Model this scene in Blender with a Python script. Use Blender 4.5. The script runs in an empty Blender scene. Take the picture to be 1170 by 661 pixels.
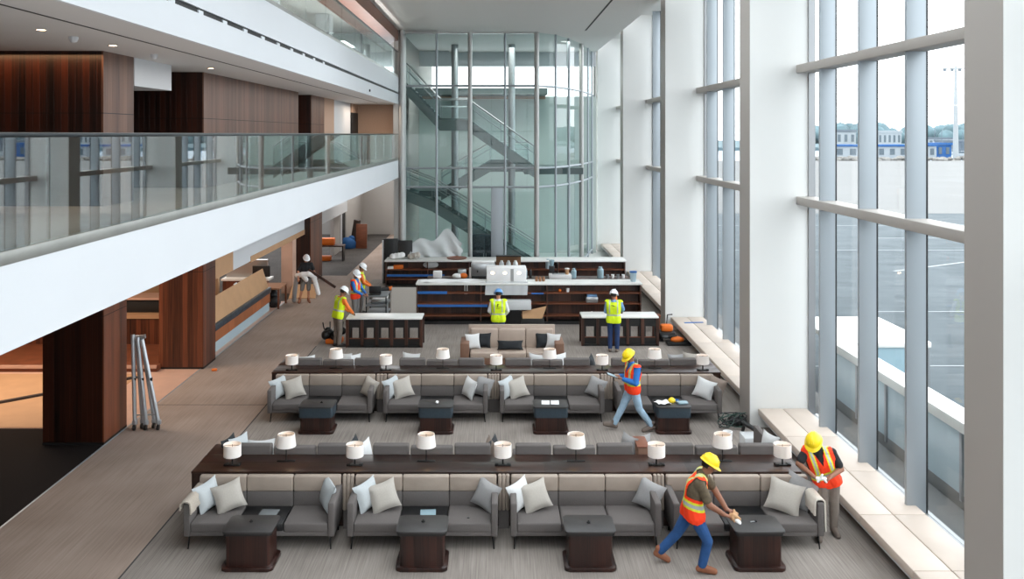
import bpy, bmesh, math, random
from mathutils import Vector, Matrix
random.seed(7)
S = bpy.context.scene
C = S.collection
H = 6.3                                   # eye height of the photograph
def X_(px, d): return (px-567)*d/1000.0   # photo measurement -> metres at distance d
def Z_(py, d): return H-(py-153)*d/1000.0

# ---------------------------------------------------------------- materials
M = {}
def nodes(name):
    m = bpy.data.materials.new(name); m.use_nodes = True
    nt = m.node_tree; b = nt.nodes['Principled BSDF']
    M[name] = m
    return m, nt, b
def lin(c): return tuple(((v/255)/12.92 if v/255 <= .04045 else ((v/255+.055)/1.055)**2.4) for v in c)+(1,)
def mat(name, rgb, rough=.6, metal=0, spec=.5, noise=0, nscale=(8,8,8), bump=0, emit=0, sub=None):
    m, nt, b = nodes(name)
    col = lin(rgb)
    b.inputs['Base Color'].default_value = col
    b.inputs['Roughness'].default_value = rough
    b.inputs['Metallic'].default_value = metal
    b.inputs['Specular IOR Level'].default_value = spec
    if emit:
        b.inputs['Emission Color'].default_value = col
        b.inputs['Emission Strength'].default_value = emit
    if noise or bump:
        tc = nt.nodes.new('ShaderNodeNewGeometry')
        mp = nt.nodes.new('ShaderNodeVectorMath'); mp.operation = 'MULTIPLY'
        mp.inputs[1].default_value = nscale
        nt.links.new(tc.outputs['Position'], mp.inputs[0])
        n = nt.nodes.new('ShaderNodeTexNoise'); n.inputs['Scale'].default_value = 1; n.inputs['Detail'].default_value = 3
        nt.links.new(mp.outputs[0], n.inputs['Vector'])
        if noise:
            r = nt.nodes.new('ShaderNodeValToRGB')
            r.color_ramp.elements[0].position = .3; r.color_ramp.elements[1].position = .7
            r.color_ramp.elements[0].color = tuple(v*(1-noise) for v in col[:3])+(1,)
            r.color_ramp.elements[1].color = tuple(min(1, v*(1+noise)) for v in col[:3])+(1,)
            nt.links.new(n.outputs['Fac'], r.inputs['Fac']); nt.links.new(r.outputs['Color'], b.inputs['Base Color'])
        if bump:
            bp = nt.nodes.new('ShaderNodeBump'); bp.inputs['Strength'].default_value = bump; bp.inputs['Distance'].default_value = .01
            nt.links.new(n.outputs['Fac'], bp.inputs['Height']); nt.links.new(bp.outputs['Normal'], b.inputs['Normal'])
    return m
def wood(name, dark, light, plank=3.0, rough=.35, grain=(40,40,1.2), seam=0, axis='XY'):
    """vertical veneer: grain noise stretched along z, every plank of its own tone"""
    m, nt, b = nodes(name); L = nt.links.new; N = nt.nodes.new
    g = N('ShaderNodeNewGeometry')
    sep = N('ShaderNodeSeparateXYZ'); L(g.outputs['Position'], sep.inputs[0])
    ad = N('ShaderNodeMath'); ad.operation = 'ADD'
    L(sep.outputs['X'], ad.inputs[0])
    if axis == 'XY': L(sep.outputs['Y'], ad.inputs[1])
    else: ad.inputs[1].default_value = 0
    mu = N('ShaderNodeMath'); mu.operation = 'MULTIPLY'; L(ad.outputs[0], mu.inputs[0]); mu.inputs[1].default_value = plank
    fl = N('ShaderNodeMath'); fl.operation = 'FLOOR'; L(mu.outputs[0], fl.inputs[0])
    wn = N('ShaderNodeTexWhiteNoise'); wn.noise_dimensions = '1D'; L(fl.outputs[0], wn.inputs['W'])
    vm = N('ShaderNodeVectorMath'); vm.operation = 'MULTIPLY'; vm.inputs[1].default_value = grain; L(g.outputs['Position'], vm.inputs[0])
    nz = N('ShaderNodeTexNoise'); nz.inputs['Scale'].default_value = 1; nz.inputs['Detail'].default_value = 4; L(vm.outputs[0], nz.inputs['Vector'])
    mx = N('ShaderNodeMath'); mx.operation = 'MULTIPLY_ADD'; L(wn.outputs['Value'], mx.inputs[0]); mx.inputs[1].default_value = .45
    L(nz.outputs['Fac'], mx.inputs[2])
    r = N('ShaderNodeValToRGB'); r.color_ramp.elements[0].position = .42; r.color_ramp.elements[1].position = .98
    r.color_ramp.elements[0].color = lin(dark); r.color_ramp.elements[1].color = lin(light)
    L(mx.outputs[0], r.inputs['Fac']); L(r.outputs['Color'], b.inputs['Base Color'])
    b.inputs['Roughness'].default_value = rough
    fr = N('ShaderNodeMath'); fr.operation = 'FRACT'; L(mu.outputs[0], fr.inputs[0])
    gt = N('ShaderNodeMath'); gt.operation = 'GREATER_THAN'; L(fr.outputs[0], gt.inputs[0]); gt.inputs[1].default_value = .04
    bp = N('ShaderNodeBump'); bp.inputs['Strength'].default_value = .5; bp.inputs['Distance'].default_value = .008
    L(gt.outputs[0], bp.inputs['Height']); L(bp.outputs['Normal'], b.inputs['Normal'])
    return m
def glass(name, tint, refl=1.0, rough=.0, ior=1.5):
    m = bpy.data.materials.new(name); m.use_nodes = True; nt = m.node_tree; nt.nodes.clear(); M[name] = m
    N = nt.nodes.new; L = nt.links.new
    o = N('ShaderNodeOutputMaterial'); mix = N('ShaderNodeMixShader')
    t = N('ShaderNodeBsdfTransparent'); t.inputs['Color'].default_value = tuple(tint)+(1,)
    gl = N('ShaderNodeBsdfGlossy'); gl.inputs['Roughness'].default_value = rough
    gl.inputs['Color'].default_value = (refl, refl, refl, 1)
    r0 = ((ior-1)/(ior+1))**2                                   # Schlick, the same from both sides of the pane
    lw = N('ShaderNodeLayerWeight'); lw.inputs['Blend'].default_value = .5
    pw = N('ShaderNodeMath'); pw.operation = 'POWER'; L(lw.outputs['Facing'], pw.inputs[0]); pw.inputs[1].default_value = 5
    f = N('ShaderNodeMath'); f.operation = 'MULTIPLY_ADD'; L(pw.outputs[0], f.inputs[0]); f.inputs[1].default_value = (1-r0)*.8; f.inputs[2].default_value = r0
    L(f.outputs[0], mix.inputs[0]); L(t.outputs[0], mix.inputs[1]); L(gl.outputs[0], mix.inputs[2]); L(mix.outputs[0], o.inputs[0])
    return m
def carpet(name, dark, light, sx, sy, rough=.9, blot=.4, split=None):
    """streaks along y plus soft mottling"""
    m, nt, b = nodes(name); L = nt.links.new; N = nt.nodes.new
    g = N('ShaderNodeNewGeometry')
    vm = N('ShaderNodeVectorMath'); vm.operation = 'MULTIPLY'; vm.inputs[1].default_value = (sx, sy, 1); L(g.outputs['Position'], vm.inputs[0])
    nz = N('ShaderNodeTexNoise'); nz.inputs['Scale'].default_value = 1; nz.inputs['Detail'].default_value = 5; nz.inputs['Roughness'].default_value = .65
    L(vm.outputs[0], nz.inputs['Vector'])
    n2 = N('ShaderNodeTexNoise'); n2.inputs['Scale'].default_value = .8; n2.inputs['Detail'].default_value = 2; L(g.outputs['Position'], n2.inputs['Vector'])
    mx = N('ShaderNodeMix'); mx.inputs[0].default_value = blot; L(nz.outputs['Fac'], mx.inputs[2]); L(n2.outputs['Fac'], mx.inputs[3])
    r = N('ShaderNodeValToRGB'); r.color_ramp.elements[0].position = .34; r.color_ramp.elements[1].position = .66
    r.color_ramp.elements[0].color = lin(dark); r.color_ramp.elements[1].color = lin(light)
    L(mx.outputs[0], r.inputs['Fac']); L(r.outputs['Color'], b.inputs['Base Color'])
    b.inputs['Roughness'].default_value = rough; b.inputs['Specular IOR Level'].default_value = .2
    return m

mat('white_paint', (206,209,213), .55, noise=.01, nscale=(1,1,1))
mat('pier_white', (224,225,223), .5, noise=.01, nscale=(1,1,1))
mat('ceiling_white', (236,235,232), .7)
mat('soffit_grey', (208,207,206), .7)
mat('metal_grey', (172,172,170), .4, .55)
mat('mullion_alu', (160,168,174), .42, .3)
mat('mullion_steel', (150,152,154), .35, .6)
mat('grey_paint_pier_shade', (172,166,160), .5, .1)
mat('slot_black', (14,14,14), .6)
mat('rail_dark', (40,44,46), .3, .7)
mat('shoe_steel', (150,150,145), .35, .6, noise=.1, nscale=(.3,2,1))
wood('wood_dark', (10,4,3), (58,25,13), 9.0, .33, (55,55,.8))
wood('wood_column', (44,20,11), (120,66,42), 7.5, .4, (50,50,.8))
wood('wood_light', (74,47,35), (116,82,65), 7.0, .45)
wood('wood_bar', (34,20,15), (84,52,40), 5.0, .4)
wood('wood_furniture', (29,17,13), (58,36,28), 1.3, .3, (3,30,30), axis='X')
wood('wood_table', (26,12,9), (56,29,22), 9, .36, (60,60,1.5))
wood('wood_tan', (136,78,42), (170,100,58), 2, .45)
mat('wood_edge', (118,66,42), .45, noise=.2, nscale=(3,3,30))
carpet('carpet_walk', (142,125,114), (168,151,140), 30, .7, blot=.4)
carpet('carpet_seat', (118,110,104), (156,148,141), 42, .8, blot=.35)
mat('carpet_black', (33,28,27), .95, spec=.1, noise=.35, nscale=(60,60,60))
carpet('carpet_far', (62,58,56), (88,83,80), 30, 2)
mat('tile_peach', (206,168,148), .4, noise=.05, nscale=(3,3,3))
mat('paper_tan', (184,144,108), .7, noise=.06, nscale=(2,2,2))
mat('fabric_grey', (102,97,95), .95, spec=.15, noise=.1, nscale=(120,120,120), bump=.15)
mat('fabric_dark', (72,70,70), .95, spec=.15, noise=.1, nscale=(120,120,120))
mat('leather_tan', (160,146,134), .5, noise=.05, nscale=(5,5,5))
mat('leather_booth', (172,155,142), .5, noise=.05, nscale=(5,5,5))
mat('leather_brown', (120,88,70), .55, noise=.06, nscale=(6,6,6))
mat('cable_green', (34,58,50), .5)
mat('band_blue', (44,58,68), .5, noise=.12, nscale=(30,30,30))
mat('table_top', (50,48,48), .42, noise=.08, nscale=(30,30,30))
mat('table_rim', (24,24,25), .45)
mat('black_metal', (18,18,19), .4, .3)
mat('black_plastic', (26,27,28), .5)
mat('chrome', (190,194,198), .35, .6)
mat('cushion_blue', (178,183,185), .9, noise=.04, nscale=(60,60,60))
mat('cushion_beige', (174,168,160), .9, noise=.05, nscale=(60,60,60))
mat('cushion_grey', (150,149,149), .9, noise=.05, nscale=(60,60,60))
mat('cushion_white', (205,206,206), .9, noise=.04, nscale=(60,60,60))
mat('cushion_black', (28,32,36), .85)
mat('cushion_brown', (140,126,116), .9)
mat('throw_beige', (170,160,148), .95, noise=.12, nscale=(60,60,60))
mat('throw_cream', (214,206,194), .95, noise=.08, nscale=(60,60,60))
mat('bench_leather', (196,182,170), .5, noise=.03, nscale=(3,3,3))
mat('stone_white', (226,226,222), .35, noise=.04, nscale=(4,4,4))
mat('tape_blue', (36,98,168), .6)
mat('orange', (226,112,30), .55)
mat('yellow', (238,205,30), .4)
mat('paper_white', (236,236,236), .7)
mat('card_tan', (186,146,108), .8, noise=.05, nscale=(3,3,3))
mat('card_brown', (140,100,72), .8)
mat('blue_cloth', (40,92,150), .8)
mat('parapet_glass', (176,194,202), .25)
mat('blue_glass', (150,176,186), .25)
mat('steel', (180,182,184), .3, .8)
mat('grey_plastic', (120,124,126), .6)
mat('wall_grey', (172,168,164), .8)
mat('wall_beige', (178,148,128), .8, noise=.05, nscale=(20,20,20))
mat('wall_tower', (196,206,202), .8)
mat('wall_dark', (58,46,40), .8)
mat('stair_steel', (104,116,116), .5, .1)
glass('glass_window', (.975,.99,.992), .6, ior=1.3)
glass('glass_guard', (.80,.87,.87), 1.0, ior=2.3)
glass('glass_tower', (.79,.89,.885), .8, ior=1.45)
glass('glass_stair', (.76,.85,.85), .7, ior=1.35)
mat('hivis_orange', (255,62,12), .7, emit=.0)
mat('hivis_yellow', (214,240,20), .7)
mat('hivis_stripe', (225,226,50), .7)
mat('reflective', (176,184,184), .4, .2)
mat('helmet_yellow', (245,214,20), .3)
mat('helmet_white', (236,238,240), .3)
mat('helmet_blue', (96,150,205), .3)
mat('skin', (188,132,104), .6)
mat('skin_dark', (140,94,72), .6)
mat('hair', (30,24,20), .8)
mat('shirt_black', (28,29,33), .85)
mat('shirt_blue', (44,112,190), .85)
mat('shirt_olive', (92,80,62), .85, noise=.25, nscale=(18,18,18))
mat('shirt_white', (222,224,226), .85)
mat('shirt_sky', (120,160,205), .85)
mat('jeans_blue', (34,74,124), .9, noise=.15, nscale=(10,10,10))
mat('jeans_light', (150,176,196), .9, noise=.12, nscale=(10,10,10))
mat('jeans_navy', (30,52,92), .9, noise=.1, nscale=(10,10,10))
mat('trouser_taupe', (118,108,100), .9, noise=.1, nscale=(10,10,10))
mat('trouser_grey', (120,118,116), .9)
mat('boot_brown', (140,88,62), .7)
mat('boot_grey', (110,98,90), .7)
mat('boot_dark', (50,44,42), .7)
mat('jug_blue', (170,190,200), .4)

def plastic_sheet(name, col, alpha):
    m, nt, b = nodes(name)
    b.inputs['Base Color'].default_value = lin(col); b.inputs['Roughness'].default_value = .25; b.inputs['Alpha'].default_value = alpha
    return m
plastic_sheet('plastic_film', (225,228,230), .62)
def shade_mat(name):
    m = bpy.data.materials.new(name); m.use_nodes = True; nt = m.node_tree; nt.nodes.clear(); M[name] = m
    N = nt.nodes.new; L = nt.links.new
    o = N('ShaderNodeOutputMaterial'); mix = N('ShaderNodeMixShader'); mix.inputs[0].default_value = .18
    d = N('ShaderNodeBsdfDiffuse'); d.inputs[0].default_value = lin((246,242,238))
    t = N('ShaderNodeBsdfTranslucent'); t.inputs[0].default_value = lin((250,238,228))
    L(d.outputs[0], mix.inputs[1]); L(t.outputs[0], mix.inputs[2]); L(mix.outputs[0], o.inputs[0])
shade_mat('lamp_shade')
mat('lamp_bulb', (255,206,150), .5, emit=5)
mat('downlight_lens', (255,214,170), .5, emit=8)
mat('warm_strip', (255,170,90), .5, emit=10)

# ---------------------------------------------------------------- mesh builder
class G:
    def __init__(s, *mats): s.bm = bmesh.new(); s.mats = list(mats); s.mi = 0; s.smooth = True
    def m(s, name):
        if name not in s.mats: s.mats.append(name)
        s.mi = s.mats.index(name); return s
    def face(s, vs):
        try: f = s.bm.faces.new(vs)
        except ValueError: return None
        f.material_index = s.mi; return f
    def box(s, x0, x1, y0, y1, z0, z1, r=0, seg=2, T=None):
        x0, x1 = sorted((x0, x1)); y0, y1 = sorted((y0, y1)); z0, z1 = sorted((z0, z1))
        t = bmesh.new()
        vs = [t.verts.new((x, y, z)) for x in (x0, x1) for y in (y0, y1) for z in (z0, z1)]
        for q in ((0,1,3,2),(4,6,7,5),(0,4,5,1),(2,3,7,6),(0,2,6,4),(1,5,7,3)): t.faces.new([vs[i] for i in q])
        if r:
            r = min(r, .49*min(x1-x0, y1-y0, z1-z0))
            bmesh.ops.bevel(t, geom=list(t.edges), offset=r, segments=seg, profile=.5, affect='EDGES')
        s.merge(t, T); return s
    def merge(s, t, T=None):
        mp = {}
        for v in t.verts: mp[v] = s.bm.verts.new(T @ v.co if T else v.co)
        for f in t.faces: s.face([mp[v] for v in f.verts])
        t.free()
    def tube(s, pts, r, n=10, cap=True, flat=1.0):
        pts = [Vector(p) for p in pts]; rr = r if isinstance(r, (list, tuple)) else [r]*len(pts)
        rings = []; up = None
        for i, p in enumerate(pts):
            a = pts[max(0, i-1)]; b = pts[min(len(pts)-1, i+1)]; t = (b-a)
            if t.length < 1e-9: t = Vector((0,0,1))
            t.normalize()
            if up is None: up = t.orthogonal().normalized()
            u = (up - t*up.dot(t))
            if u.length < 1e-6: u = t.orthogonal()
            u.normalize(); up = u; w = t.cross(u)
            rings.append([s.bm.verts.new(p + (u*math.cos(k*2*math.pi/n) + w*math.sin(k*2*math.pi/n)*flat)*rr[i]) for k in range(n)])
        for a, b in zip(rings, rings[1:]):
            for k in range(n): s.face([a[k], a[(k+1)%n], b[(k+1)%n], b[k]])
        if cap: s.face(rings[0][::-1]); s.face(rings[-1])
        return s
    def lathe(s, prof, n=24, c=(0,0,0), closed=False, sx=1, sy=1):
        rings = []
        for r, z in prof:
            rings.append([s.bm.verts.new((c[0]+r*sx*math.cos(k*2*math.pi/n), c[1]+r*sy*math.sin(k*2*math.pi/n), c[2]+z)) for k in range(n)])
        prs = list(zip(rings, rings[1:])) + ([(rings[-1], rings[0])] if closed else [])
        for a, b in prs:
            for k in range(n): s.face([a[k], a[(k+1)%n], b[(k+1)%n], b[k]])
        if not closed:
            if prof[0][0] > 1e-4: s.face(rings[0][::-1])
            if prof[-1][0] > 1e-4: s.face(rings[-1])
        return s
    def prism(s, poly, z0, z1, r=0, T=None, seg=2):
        t = bmesh.new()
        a = [t.verts.new((x, y, z0)) for x, y in poly]; b = [t.verts.new((x, y, z1)) for x, y in poly]
        n = len(poly)
        t.faces.new(a[::-1]); top = t.faces.new(b)
        for k in range(n): t.faces.new([a[k], a[(k+1)%n], b[(k+1)%n], b[k]])
        if r:
            bmesh.ops.bevel(t, geom=[e for e in t.edges if abs(e.verts[0].co.z-e.verts[1].co.z) < 1e-6], offset=r, segments=seg, profile=.5, affect='EDGES')
        s.merge(t, T); return s
    def sphere(s, c, r, n=12, sx=1, sy=1, sz=1, T=None):
        t = bmesh.new(); bmesh.ops.create_uvsphere(t, u_segments=n, v_segments=max(6, n//2+2), radius=r)
        for v in t.verts: v.co = Vector((v.co.x*sx, v.co.y*sy, v.co.z*sz))
        if T:
            for v in t.verts: v.co = T @ v.co
        for v in t.verts: v.co += Vector(c)
        s.merge(t); return s
    def cone(s, a, b, ra, rb, n=12):
        """rounded cone: two balls and the skin between them"""
        s.sphere(a, ra, n); s.sphere(b, rb, n); s.tube([a, b], [ra, rb], n); return s
    def pillow(s, w, h, t, T=None, n=10, pinch=.12):
        def P(u, v, sg):
            x = u*(1-pinch*(1-v*v)); y = v*(1-pinch*(1-u*u))
            k = max(0, (1-abs(u)**3)*(1-abs(v)**3))**.55
            p = Vector((x*w/2, sg*t/2*k, y*h/2+h/2))
            return T @ p if T else p
        for sg in (-1, 1):
            gr = [[s.bm.verts.new(P(-1+2*i/n, -1+2*j/n, sg)) for j in range(n+1)] for i in range(n+1)]
            for i in range(n):
                for j in range(n):
                    q = [gr[i][j], gr[i+1][j], gr[i+1][j+1], gr[i][j+1]]
                    s.face(q if sg < 0 else q[::-1])
        bmesh.ops.remove_doubles(s.bm, verts=s.bm.verts, dist=.0005)
        return s
    def sheet(s, rows, th=.01):
        """rows of points -> a cloth of thickness th"""
        n, k = len(rows), len(rows[0])
        def nrm(i, j):
            a = Vector(rows[min(i+1, n-1)][j])-Vector(rows[max(i-1, 0)][j]); b = Vector(rows[i][min(j+1, k-1)])-Vector(rows[i][max(j-1, 0)])
            c = a.cross(b); return c.normalized() if c.length > 1e-9 else Vector((0,0,1))
        A = [[s.bm.verts.new(Vector(rows[i][j])+nrm(i, j)*th/2) for j in range(k)] for i in range(n)]
        B = [[s.bm.verts.new(Vector(rows[i][j])-nrm(i, j)*th/2) for j in range(k)] for i in range(n)]
        for i in range(n-1):
            for j in range(k-1):
                s.face([A[i][j], A[i+1][j], A[i+1][j+1], A[i][j+1]]); s.face([B[i][j], B[i][j+1], B[i+1][j+1], B[i+1][j]])
        for i in range(n-1):
            s.face([A[i][0], B[i][0], B[i+1][0], A[i+1][0]]); s.face([A[i][-1], A[i+1][-1], B[i+1][-1], B[i][-1]])
        for j in range(k-1):
            s.face([A[0][j], A[0][j+1], B[0][j+1], B[0][j]]); s.face([A[-1][j], B[-1][j], B[-1][j+1], A[-1][j+1]])
        return s
    def mesh(s, name, sharp=35):
        bmesh.ops.recalc_face_normals(s.bm, faces=s.bm.faces)
        me = bpy.data.meshes.new(name); s.bm.to_mesh(me); s.bm.free()
        for k in s.mats: me.materials.append(M[k])
        for p in me.polygons: p.use_smooth = True
        me.set_sharp_from_angle(angle=math.radians(sharp))
        return me
    def build(s, name, parent=None, loc=None, rot=None, sharp=35):
        o = bpy.data.objects.new(name, s.mesh(name, sharp)); C.objects.link(o)
        if parent: o.parent = parent
        if loc: o.location = loc
        if rot: o.rotation_euler = rot
        return o

def tag(o, label, cat, group=None, kind=None):
    o['label'] = label; o['category'] = cat
    if group: o['group'] = group
    if kind: o['kind'] = kind
    return o
def thing(name, label, cat, loc=(0,0,0), rz=0, group=None):
    o = bpy.data.objects.new(name, None); C.objects.link(o); o.location = loc; o.rotation_euler = (0,0,rz)
    o.empty_display_size = .1
    return tag(o, label, cat, group)
def struct(name, g, parent=None):
    o = g.build(name, parent)
    if not parent: o['kind'] = 'structure'
    return o
def structE(name, loc=(0,0,0)):
    o = bpy.data.objects.new(name, None); C.objects.link(o); o.location = loc; o['kind'] = 'structure'; return o
def dup(root, loc, rz=None, label=None, group=None):
    r = root.copy(); C.objects.link(r); r.location = loc
    if rz is not None: r.rotation_euler = (0,0,rz)
    if label: r['label'] = label
    if group: r['group'] = group
    for ch in list(root.children):
        c = ch.copy(); C.objects.link(c); c.parent = r
        for g in list(ch.children):
            d = g.copy(); C.objects.link(d); d.parent = c
    return r
def TR(loc=(0,0,0), rx=0, ry=0, rz=0):
    return Matrix.Translation(loc) @ Matrix.Rotation(rz,4,'Z') @ Matrix.Rotation(ry,4,'Y') @ Matrix.Rotation(rx,4,'X')
def rrect(w, d, r, n=5):
    p = []
    for cx, cy, a0 in ((w/2-r, d/2-r, 0), (-w/2+r, d/2-r, 90), (-w/2+r, -d/2+r, 180), (w/2-r, -d/2+r, 270)):
        for k in range(n+1):
            a = math.radians(a0+90*k/n); p.append((cx+r*math.cos(a), cy+r*math.sin(a)))
    return p
ORD = ['first', 'second', 'third', 'fourth', 'fifth', 'sixth', 'seventh', 'eighth', 'ninth']
# ================================================================ the setting
BX, BW = -4.15, -5.35            # balcony edge, carpet border
PL, PR = 5.45, 6.85              # inner and outer line of the white piers
FAR = 37.5                       # stair tower glass
BAY = 9.4; P0 = 18.8             # pier spacing, one pier's front
piers = [P0+BAY*k for k in range(-4, 4)]

# floor in its finishes
struct('floor', G('carpet_seat').box(BW, PR, -16, FAR+.5, -.25, 0))
struct('floor_walkway', G('carpet_walk').box(-7.94, BW, -16, 56, -.25, 0))
struct('floor_corridor', G('carpet_walk').box(BW, BX, FAR+.5, 56, -.25, 0))
struct('floor_dark_carpet', G('carpet_black').box(-17, -7.94, -16, 18.75, -.25, 0))
struct('floor_tile', G('tile_peach').box(-17, -7.94, 18.75, 33, -.25, 0))
struct('floor_far_carpet', G('carpet_far').box(-17, -7.94, 33, 56, -.25, 0))
struct('floor_side_carpet', G('carpet_far').box(-7.94, -6.65, 39.0, 55, 0, .008))
struct('trim_1', G('mullion_alu').box(-7.955, -7.925, -16, 33, -.01, .006))
struct('trim_2', G('fabric_dark').box(BW-.012, BW+.012, -16, 26, -.01, .003))
struct('trim_3', G('fabric_dark').box(-7.9, BW-.02, 20.37, 20.385, -.01, .003))
struct('floor_tower', G('stone_white').box(BX, PR+.2, FAR+.5, 56, -.25, 0))

# walls
struct('wall_left', G('wood_dark').box(-17.2, -17, -16, 56, -.25, 11))
struct('wall_back', G('white_paint').box(-17.2, -4.2, -16.2, -16, -.25, 11).box(-4.2, 7, -16.2, -16, -.25, .3))
g = G('wall_grey').box(-17.2, -4.0, 55, 55.2, 0, 4.45)
struct('wall_corridor_end', g)
struct('wall_corridor_side', G('wall_grey').box(-8.6, -8.4, 45.3, 47.4, 0, 4.45).box(-8.6, -8.4, 48.9, 55, 0, 4.45).m('white_paint').box(-8.7, -8.36, 47.1, 47.5, 0, 4.45))
d = structE('door_1', (-8.5, 48.2, 0)); G('slot_black').box(-.05,.05,-.68,.68,0,3.0).build('door_leaf', d); G('card_tan').box(-.12,.12,-.75,.75,3.0,3.35).build('door_head', d)
struct('wall_tower_side', G('wall_grey').box(-4.3, -4.1, 39.2, 56, 0, 11))

# lower balcony slab with its white fascia
struct('ceiling_lower', G('soffit_grey').box(-17, BX-.02, -16, 39.2, 4.47, 5.13))
struct('trim_fascia_lower', G('white_paint').box(BX-.06, BX, -16, FAR-.3, 4.45, 5.19))
struct('floor_balcony', G('carpet_walk').box(-17, BX-.06, -16, 39.2, 5.13, 5.17))
# upper slab
struct('ceiling_balcony', G('soffit_grey').box(-17, BX-.075, -16, 39.2, 7.6, 8.66).m('slot_black').box(-4.98, -4.95, -16, 36.5, 7.594, 7.61))
struct('trim_fascia_upper', G('white_paint').box(BX-.06, BX, -16, FAR-.3, 7.57, 7.985).box(BX-.06, BX, -16, FAR-.3, 8.065, 8.7).m('slot_black').box(BX-.07, BX-.035, -16, FAR-.3, 7.985, 8.065))
g = G('white_paint')
for k in range(60):
    y = 4+.55*k
    if y < 22 and k % 2: g.box(BX-.04, BX-.015, y, y+.2, 7.985, 8.04)
struct('trim_slot_blades', g)
struct('floor_upper', G('carpet_walk').box(-17, BX-.06, -16, 39.2, 8.66, 8.7))
# third level: back wall, white posts, wood soffit
g = G('wall_grey').box(-9.2, -9, -16, 45, 8.7, 10.9)
struct('wall_upper_gallery', g)
struct('column_upper_gallery', G('white_paint').box(-6.6, -6.1, 16, 16.7, 8.7, 10.7).box(-6.6, -6.1, 24, 24.7, 8.7, 10.7).box(-6.6, -6.1, 32, 32.7, 8.7, 10.7))
struct('trim_4', G('wood_edge').box(-5.3, BX-.02, -16, 38, 10.25, 10.7))
# wood wall boxes along the balcony (corner x=-6.15)
def woodbox(name, x0, x1, y0, y1, z0, z1, front, side):
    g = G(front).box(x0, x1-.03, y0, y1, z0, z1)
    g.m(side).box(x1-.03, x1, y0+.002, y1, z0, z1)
    zs = z0+(z1-z0)*.6
    g.m('slot_black').box(x0, x1+.002, y0-.002, y0+.01, zs-.006, zs+.006).box(x1-.01, x1+.003, y0, y1, zs-.006, zs+.006)
    return struct(name, g)
woodbox('wall_wood_first', -8.6, -6.15, 13.7, 14.85, 5.17, 7.6, 'wood_dark', 'wood_light')
woodbox('wall_wood_second', -7.9, -6.15, 18.4, 27.2, 5.17, 7.6, 'wood_dark', 'wood_light')
woodbox('wall_wood_third', -7.9, -6.15, 29.1, 31.3, 5.17, 7.6, 'wood_dark', 'wood_light')
struct('wall_wood_recess', G('wood_dark').box(-8.9, -7.85, 14.5, 33, 5.17, 7.6))
struct('wall_wood_near', G('wood_dark').box(-13, -8.55, 13.75, 14.6, 5.17, 7.6))
struct('wall_balcony_side', G('wall_beige').box(-6.5, -6.15, 31.3, 33.2, 5.17, 7.6).m('white_paint').box(-6.6, -6.2, 33.2, 37.2, 5.17, 7.6))
struct('wall_balcony_end', G('wall_beige').box(-6.9, -4.55, 39, 39.2, 5.17, 7.6).m('metal_grey').box(-4.55, -4.1, 38.6, 39.2, 4.5, 7.6))
d = structE('door_2', (-6.35, 38.2, 5.17)); G('slot_black').box(-.05,.2,-.9,.75,0,2.05).build('door_leaf', d)
G('wall_beige').box(-.05,.2,-.9,.75,2.05,2.43).build('door_head', d)
G('black_metal').sphere((.25,-.6,1.0),.035).build('door_handle', d)
struct('trim_5', G('white_paint').box(-7.1, -6.16, 14.9, 16.6, 7.12, 7.6))       # dropped white box under the soffit
# rounded end of the balcony and the tall round post
g = G('metal_grey'); g.tube([(-4.02, 37.25, 0), (-4.02, 37.25, 10.8)], .13, 20)
struct('column_round_post', g)
g = G('metal_grey').box(-4.35, -4.15, 37.2, 37.45, 0, 10.7)
struct('column_end_post', g)

# main ceiling: white field, darker dropped bulkhead, slot
struct('ceiling', G('ceiling_white').box(-2.5, 5.3, 24, 58, 10.65, 11.0))
struct('ceiling_bulkhead', G('ceiling_white').box(-9.2, -2.5, -16, 58, 10.72, 11.05))
struct('trim_ceiling_slot', G('slot_black').box(3.72, 3.79, 24, 36.8, 10.643, 10.66))
g = G('ceiling_white')
g.box(5.3, 7.2, -16, 58, 11.4, 11.6)
g.m('grey_paint_pier_shade')
for y in piers: g.box(5.3, 7.0, y+1.2, y+1.6, 11.0, 11.4)
struct('ceiling_edge', g)
# unseen glazed roof over the near part of the hall, added to let daylight in
win = 0
def window(loc=(0,0,0)):
    global win; win += 1
    return structE('window_%d' % win, loc)
w = window((0,0,0))
SKY = (-2.5, 5.3, -16, 24)
G('glass_window').box(SKY[0], SKY[1], SKY[2], SKY[3], 10.80, 10.82).build('pane', w)
g = G('ceiling_white')
for k in range(6): g.box(SKY[0], SKY[1], -16+8*k-.5, -16+8*k+.5, 10.6, 10.98)
for k in range(5): x = SKY[0]+1.95*k; g.box(x-.18, x+.18, SKY[2], SKY[3], 10.65, 10.98)
g.build('frame', w)

w = window((0,0,0))                                   # unseen glazed end wall, added for daylight from behind the viewer
G('glass_window').box(-4.2, PR, -16.1, -16.08, .3, 10.7).build('pane', w)
g = G('mullion_alu')
for k in range(7): g.box(-4.2+1.85*k-.04, -4.2+1.85*k+.04, -16.2, -15.95, .3, 10.7)
for z in (3.2, 6.5): g.box(-4.2, PR, -16.15, -16, z, z+.12)
g.build('frame', w)
# white piers
for i, y in enumerate(piers):
    o = struct('column', G('pier_white').box(PL, PR, y, y+.79, -.2, 11.4).m('grey_paint_pier_shade').box(PL-.004, PL+.01, y+.012, y+.785, 0, 11.39))  # grey skin paints the shade of the inner face into its colour
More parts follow.
